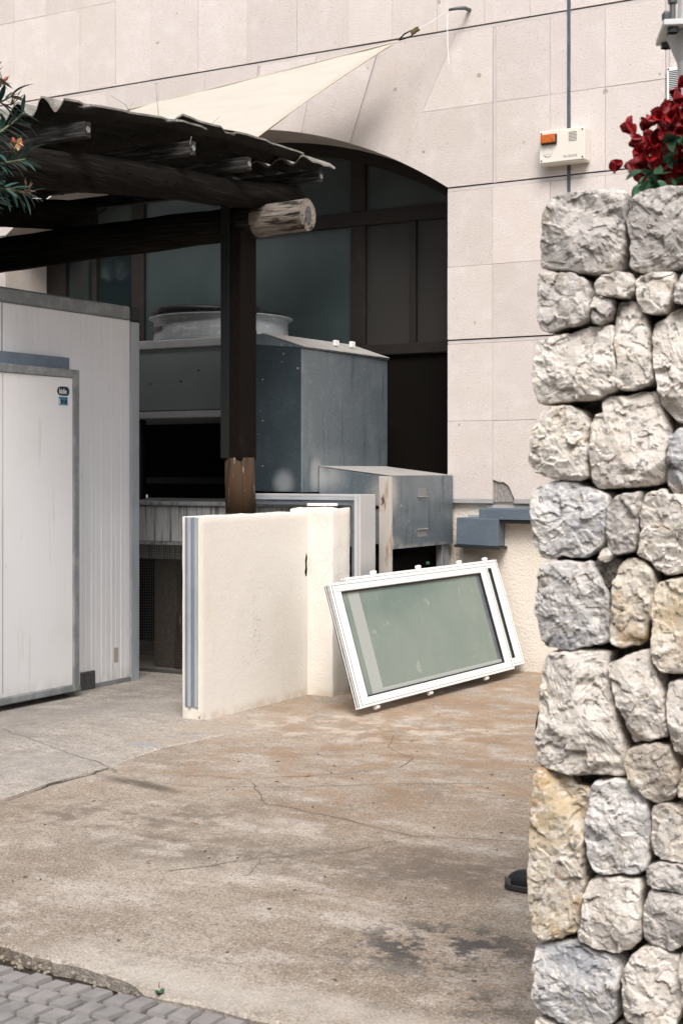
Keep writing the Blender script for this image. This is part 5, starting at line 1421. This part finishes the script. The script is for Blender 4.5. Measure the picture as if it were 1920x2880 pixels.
for k in range(46):
    x = random.uniform(-4.4, -1.5); y = random.uniform(3.6, 7.2); a = random.uniform(0, 3); l_ = random.uniform(.003, .010)
    m = Matrix.Translation((x, y, .003)) @ Matrix.Rotation(a, 4, 'Z')
    dk.box(-l_, l_, -.002, .002, -.002, .002, m)
tag(dk.build('dark_crumbs', 'crack_dark'), 'dark crumbs and twigs scattered over the concrete', 'debris', kind='stuff')

# ================================================================== person standing behind the pier: only a shoe tip and a knee show
PX, PY = -1.875, 4.87
pe = thing('person', 'person in dark trousers and black shoes standing behind the stone pier', 'person', (PX, PY, 0))
def skin_body(name, verts, edges, radii, material, parent, root=0, sub=2):
    me = bpy.data.meshes.new(name)
    me.from_pydata([Vector(q) - ORG[parent.name] for q in verts], edges, [])
    o = bpy.data.objects.new(name, me); col.objects.link(o); o.parent = parent
    o.modifiers.new('skin', 'SKIN'); sb = o.modifiers.new('sub', 'SUBSURF'); sb.levels = sub; sb.render_levels = sub
    for i, r_ in enumerate(radii):
        me.skin_vertices[0].data[i].radius = (r_, r_) if isinstance(r_, float) else r_
        me.skin_vertices[0].data[i].use_root = (i == root)
    me.materials.append(MATS[material])
    dg = bpy.context.evaluated_depsgraph_get()
    m2 = bpy.data.meshes.new_from_object(o.evaluated_get(dg))
    o.modifiers.clear(); o.data = m2
    if not m2.materials: m2.materials.append(MATS[material])
    for p in m2.polygons: p.use_smooth = True
    ORG[o.name] = ORG[parent.name]
    return o
X = lambda dx, dy, z_: (PX + dx, PY + dy, z_)
bv = [X(.10, .10, .95), X(.09, .10, 1.12), X(.09, .10, 1.32), X(.10, .10, 1.46), X(.085, .10, 1.53), X(.065, .10, 1.60), X(.05, .10, 1.68), X(.06, .10, 1.745),
      X(.09, .00, .92), X(-.072, -.005, .60), X(-.045, -.005, .46), X(.01, .0, .10),
      X(.10, .20, .92), X(.10, .21, .52), X(.16, .21, .10),
      X(.12, -.08, 1.43), X(.20, -.12, 1.16), X(.17, -.10, .95), X(.16, -.09, .90),
      X(.10, .28, 1.43), X(.14, .32, 1.16), X(.04, .30, .96), X(.01, .29, .91)]
be = [(0, 1), (1, 2), (2, 3), (3, 4), (4, 5), (5, 6), (6, 7), (0, 8), (8, 9), (9, 10), (10, 11), (0, 12), (12, 13), (13, 14), (3, 15), (15, 16), (16, 17), (17, 18), (3, 19), (19, 20), (20, 21), (21, 22)]
br = [(.13, .15), (.115, .14), (.125, .165), (.09, .12), .052, (.085, .075), (.095, .078), (.06, .05), .085, .070, .062, .048, .085, .064, .048, .055, .044, .036, .028, .055, .044, .036, .028]
body = skin_body('body', bv, be, br, 'trouser_black', pe)
body.data.materials.append(MATS['jacket_dark']); body.data.materials.append(MATS['skin'])
for p in body.data.polygons:
    zc_ = p.center.z; yc_ = p.center.y
    p.material_index = 2 if zc_ > 1.50 or (zc_ < .965 and zc_ > .85 and (yc_ < -.06 or yc_ > .265) and (yc_ > .2 or p.center.x > .12)) else (1 if zc_ > .98 else 0)
hairm = MB(); hc = Vector(X(.075, .10, 1.685))
prof = [(0, .105)] + [(.105 * math.sin(R(t)), .105 * math.cos(R(t))) for t in range(15, 106, 15)]
hairm.lathe(prof, hc, 20).build('hair', 'hair_dark', pe, smooth=True)
MB().tube([X(-.055, .10, 1.665), X(-.072, .10, 1.645), X(-.06, .10, 1.635)], [.010, .016, .012], 8).build('nose', 'skin', pe, smooth=True)
for dy in (-.03, .03):
    MB().lathe([(0, -.010), (.008, -.006), (.010, 0), (.008, .006), (0, .010)], X(-.038, .10 + dy, 1.675), 10).build('eye', 'ink_white', pe, smooth=True)
    MB().lathe([(0, -.004), (.005, 0), (0, .004)], X(-.046, .10 + dy, 1.675), 8).build('pupil', 'ink_black', pe)
    MB().lathe([(0, -.03), (.008, -.015), (.010, .01), (0, .03)], X(.07, .10 + dy * 2.75, 1.665), 8).build('ear', 'skin', pe, smooth=True)
MB().box(PX - .048, PX - .030, PY + .077, PY + .123, 1.603, 1.610).build('mouth', 'petal_coral', pe, .002)
for hy, hx in ((-.09, .155), (.29, .005)):
    for k, (ln_, dx) in enumerate(((.075, -.028), (.085, -.010), (.080, .008), (.062, .024))):
        MB().tube([X(hx + dx * .7, hy, .915), X(hx + dx, hy, .885), X(hx + dx - .006, hy + .006, .885 - ln_ * .5), X(hx + dx - .004, hy + .018, .885 - ln_ * .95)], [.009, .0088, .008, .006], 7).build('finger', 'skin', pe, smooth=True)
    MB().tube([X(hx - .026, hy, .93), X(hx - .046, hy + .008, .895), X(hx - .050, hy + .014, .865)], [.010, .0095, .007], 7).build('thumb', 'skin', pe, smooth=True)
def shoe(x0, y0, length=.285, flip=1):
    """toe towards -X; x0 is the toe tip"""
    sh = None
    secs = [(0.0, .020, .030, .050), (.012, .034, .052, .062), (.035, .043, .066, .070), (.08, .047, .075, .076), (.12, .046, .085, .082), (.16, .042, .105, .074), (.20, .038, .120, .070), (.25, .036, .110, .068), (.285, .026, .100, .055)]
    v = []; f = []; n = 16
    for dx, hw, top, _ in secs:
        for k in range(n):
            th = 2 * math.pi * k / n
            cy, sz = math.cos(th), math.sin(th)
            zz = .022 + (top - .022) * max(0, sz) ** .85 if sz > 0 else .022 + .006 * sz
            v.append((x0 + dx, y0 + hw * (abs(cy) ** .7) * (1 if cy > 0 else -1), zz))
    for i in range(len(secs) - 1):
        for k in range(n): f.append((i * n + k, i * n + (k + 1) % n, (i + 1) * n + (k + 1) % n, (i + 1) * n + k))
    f.append(tuple(range(n))); f.append(tuple(range((len(secs) - 1) * n, len(secs) * n)))
    sh = link_mesh('shoe', v, f, 'shoe_black', pe, smooth=True)
    P = [(x0 - .004 + dx, y0 + s_ * (hw + .004)) for s_, ss in ((1, secs), (-1, secs[::-1])) for dx, hw, _, _ in ss]
    MB().prism(P, lambda a, b, z_: (a, b, z_), .002, .024).build('sole', 'shoe_sole', sh, .004)
    MB().prism([(x0 - .006 + .001, y0 - .012), (x0 + .030, y0 - .044), (x0 + .034, y0 - .050), (x0 + .003, y0 - .026), (x0 - .006, y0 - .016)], lambda a, b, z_: (a, b, z_), .022, .044).build('toe_guard', 'shoe_toe', sh, .002)
    for k in range(4):
        xx = x0 + .10 + k * .018; zz = .083 + k * .011
        MB().tube([(xx, y0 - .026, zz - .012), (xx + .004, y0, zz + .004), (xx, y0 + .026, zz - .012)], .0035, 5).build('lace', 'slate_channel', sh)
    return sh
shoe(-2.115, 4.865); shoe(-1.96, 5.08)

# ================================================================== a street tree across the road, seen only as a reflection in the panes
TB = Vector((-20.5, -5.0, 0))
tr = thing('street_tree', 'bare-twigged tree across the street, mirrored in the dark window panes', 'tree', TB)
trunk = MB(); random.seed(4)
trunk.tube([TB, TB + Vector((.1, 0, 1.6)), TB + Vector((0, .1, 3.0))], [.24, .19, .16], 12, wob=.1)
def grow(p, d, L_, r_, lv):
    q = p + d * L_ * .5 + Vector((random.uniform(-.1, .1), random.uniform(-.1, .1), 0)) * L_ * .4; e = p + d * L_
    trunk.tube([p, q, e], [r_, r_ * .85, r_ * .68], 5 if lv else 8, cap=False)
    if lv == 4: TIPS.append((e, d)); return
    for k in range(3 if lv < 3 else 2):
        dd = (d + Vector((random.uniform(-1, 1), random.uniform(-1, 1), random.uniform(-.3, .8))) * .75).normalized()
        grow(e, dd, L_ * random.uniform(.62, .85), r_ * .62, lv + 1)
TIPS = []
for k in range(4): grow(TB + Vector((0, .1, 2.9)), Vector((math.cos(k * 1.57), math.sin(k * 1.57), 1.3)).normalized(), 1.5, .11, 0)
trunk.build('trunk', 'bark', tr)
v = []; f = []
for e, d in TIPS:
    for k in range(9):
        c0 = e + Vector((random.gauss(0, .22), random.gauss(0, .22), random.gauss(0, .22)))
        a = Vector((random.uniform(-1, 1), random.uniform(-1, 1), random.uniform(-1, 1))).normalized() * random.uniform(.04, .09)
        b = a.cross(Vector((random.uniform(-1, 1), random.uniform(-1, 1), random.uniform(-1, 1)))).normalized() * .04
        n = len(v); v += [c0 - a, c0 + b, c0 + a, c0 - b]; f.append((n, n + 1, n + 2, n + 3))
tag(link_mesh('crown', v, f, 'leaf_tree', tr), kind='stuff')

# unseen hedge added across the street to darken reflections in panes and sheet metal
random.seed(8)
for x0, x1, lb in ((-15.0, 14.0, 'long unseen hedge added across the street to darken reflections'), (-52.0, -26.0, 'farther unseen hedge added beyond the tree to darken reflections')):
    hg = thing('added_hedge', lb, 'hedge', ((x0 + x1) / 2, -9, 0), 'hedges added for reflections')
    v = []; f = []; nx = int((x1 - x0) / .5); nz = 13
    P = [(-8.0, 0)] + [(-8.0 - .02 * k, .6 * k) for k in range(1, nz)] + [(-9.0, 7.5), (-10, 7.2), (-10.2, 0)]
    for i in range(nx + 1):
        x = x0 + (x1 - x0) * i / nx
        for y, z in P:
            q = Vector((x, y, z)); d = .30 * fbm(q * .9) if z > 0 else 0
            v.append((x, y - d, z + (d if z > 7 else 0)))
    m_ = len(P)
    for i in range(nx):
        for k in range(m_ - 1): f.append((i * m_ + k, i * m_ + m_ + k, i * m_ + m_ + k + 1, i * m_ + k + 1))
    f.append(tuple(range(m_))); f.append(tuple(nx * m_ + k for k in range(m_)))
    link_mesh('inner_mass', v, f, 'bark', hg)
    v = []; f = []
    for k in range(14000 if x0 > -20 else 8000):
        c0 = Vector((random.uniform(x0, x1), -7.9 - random.random() * .3, random.uniform(.1, 7.6)))
        c0.y -= .30 * fbm(Vector((c0.x, -8, c0.z)) * .9)
        a = Vector((random.uniform(-1, 1), random.uniform(-.5, .5), random.uniform(-1, 1))).normalized() * random.uniform(.09, .17)
        b = a.cross(Vector((random.uniform(-.4, .4), 1, random.uniform(-.4, .4)))).normalized() * .08
        n = len(v); v += [c0 - a, c0 + b, c0 + a, c0 - b]; f.append((n, n + 1, n + 2, n + 3))
    tag(link_mesh('foliage', v, f, 'leaf_tree', hg), kind='stuff')
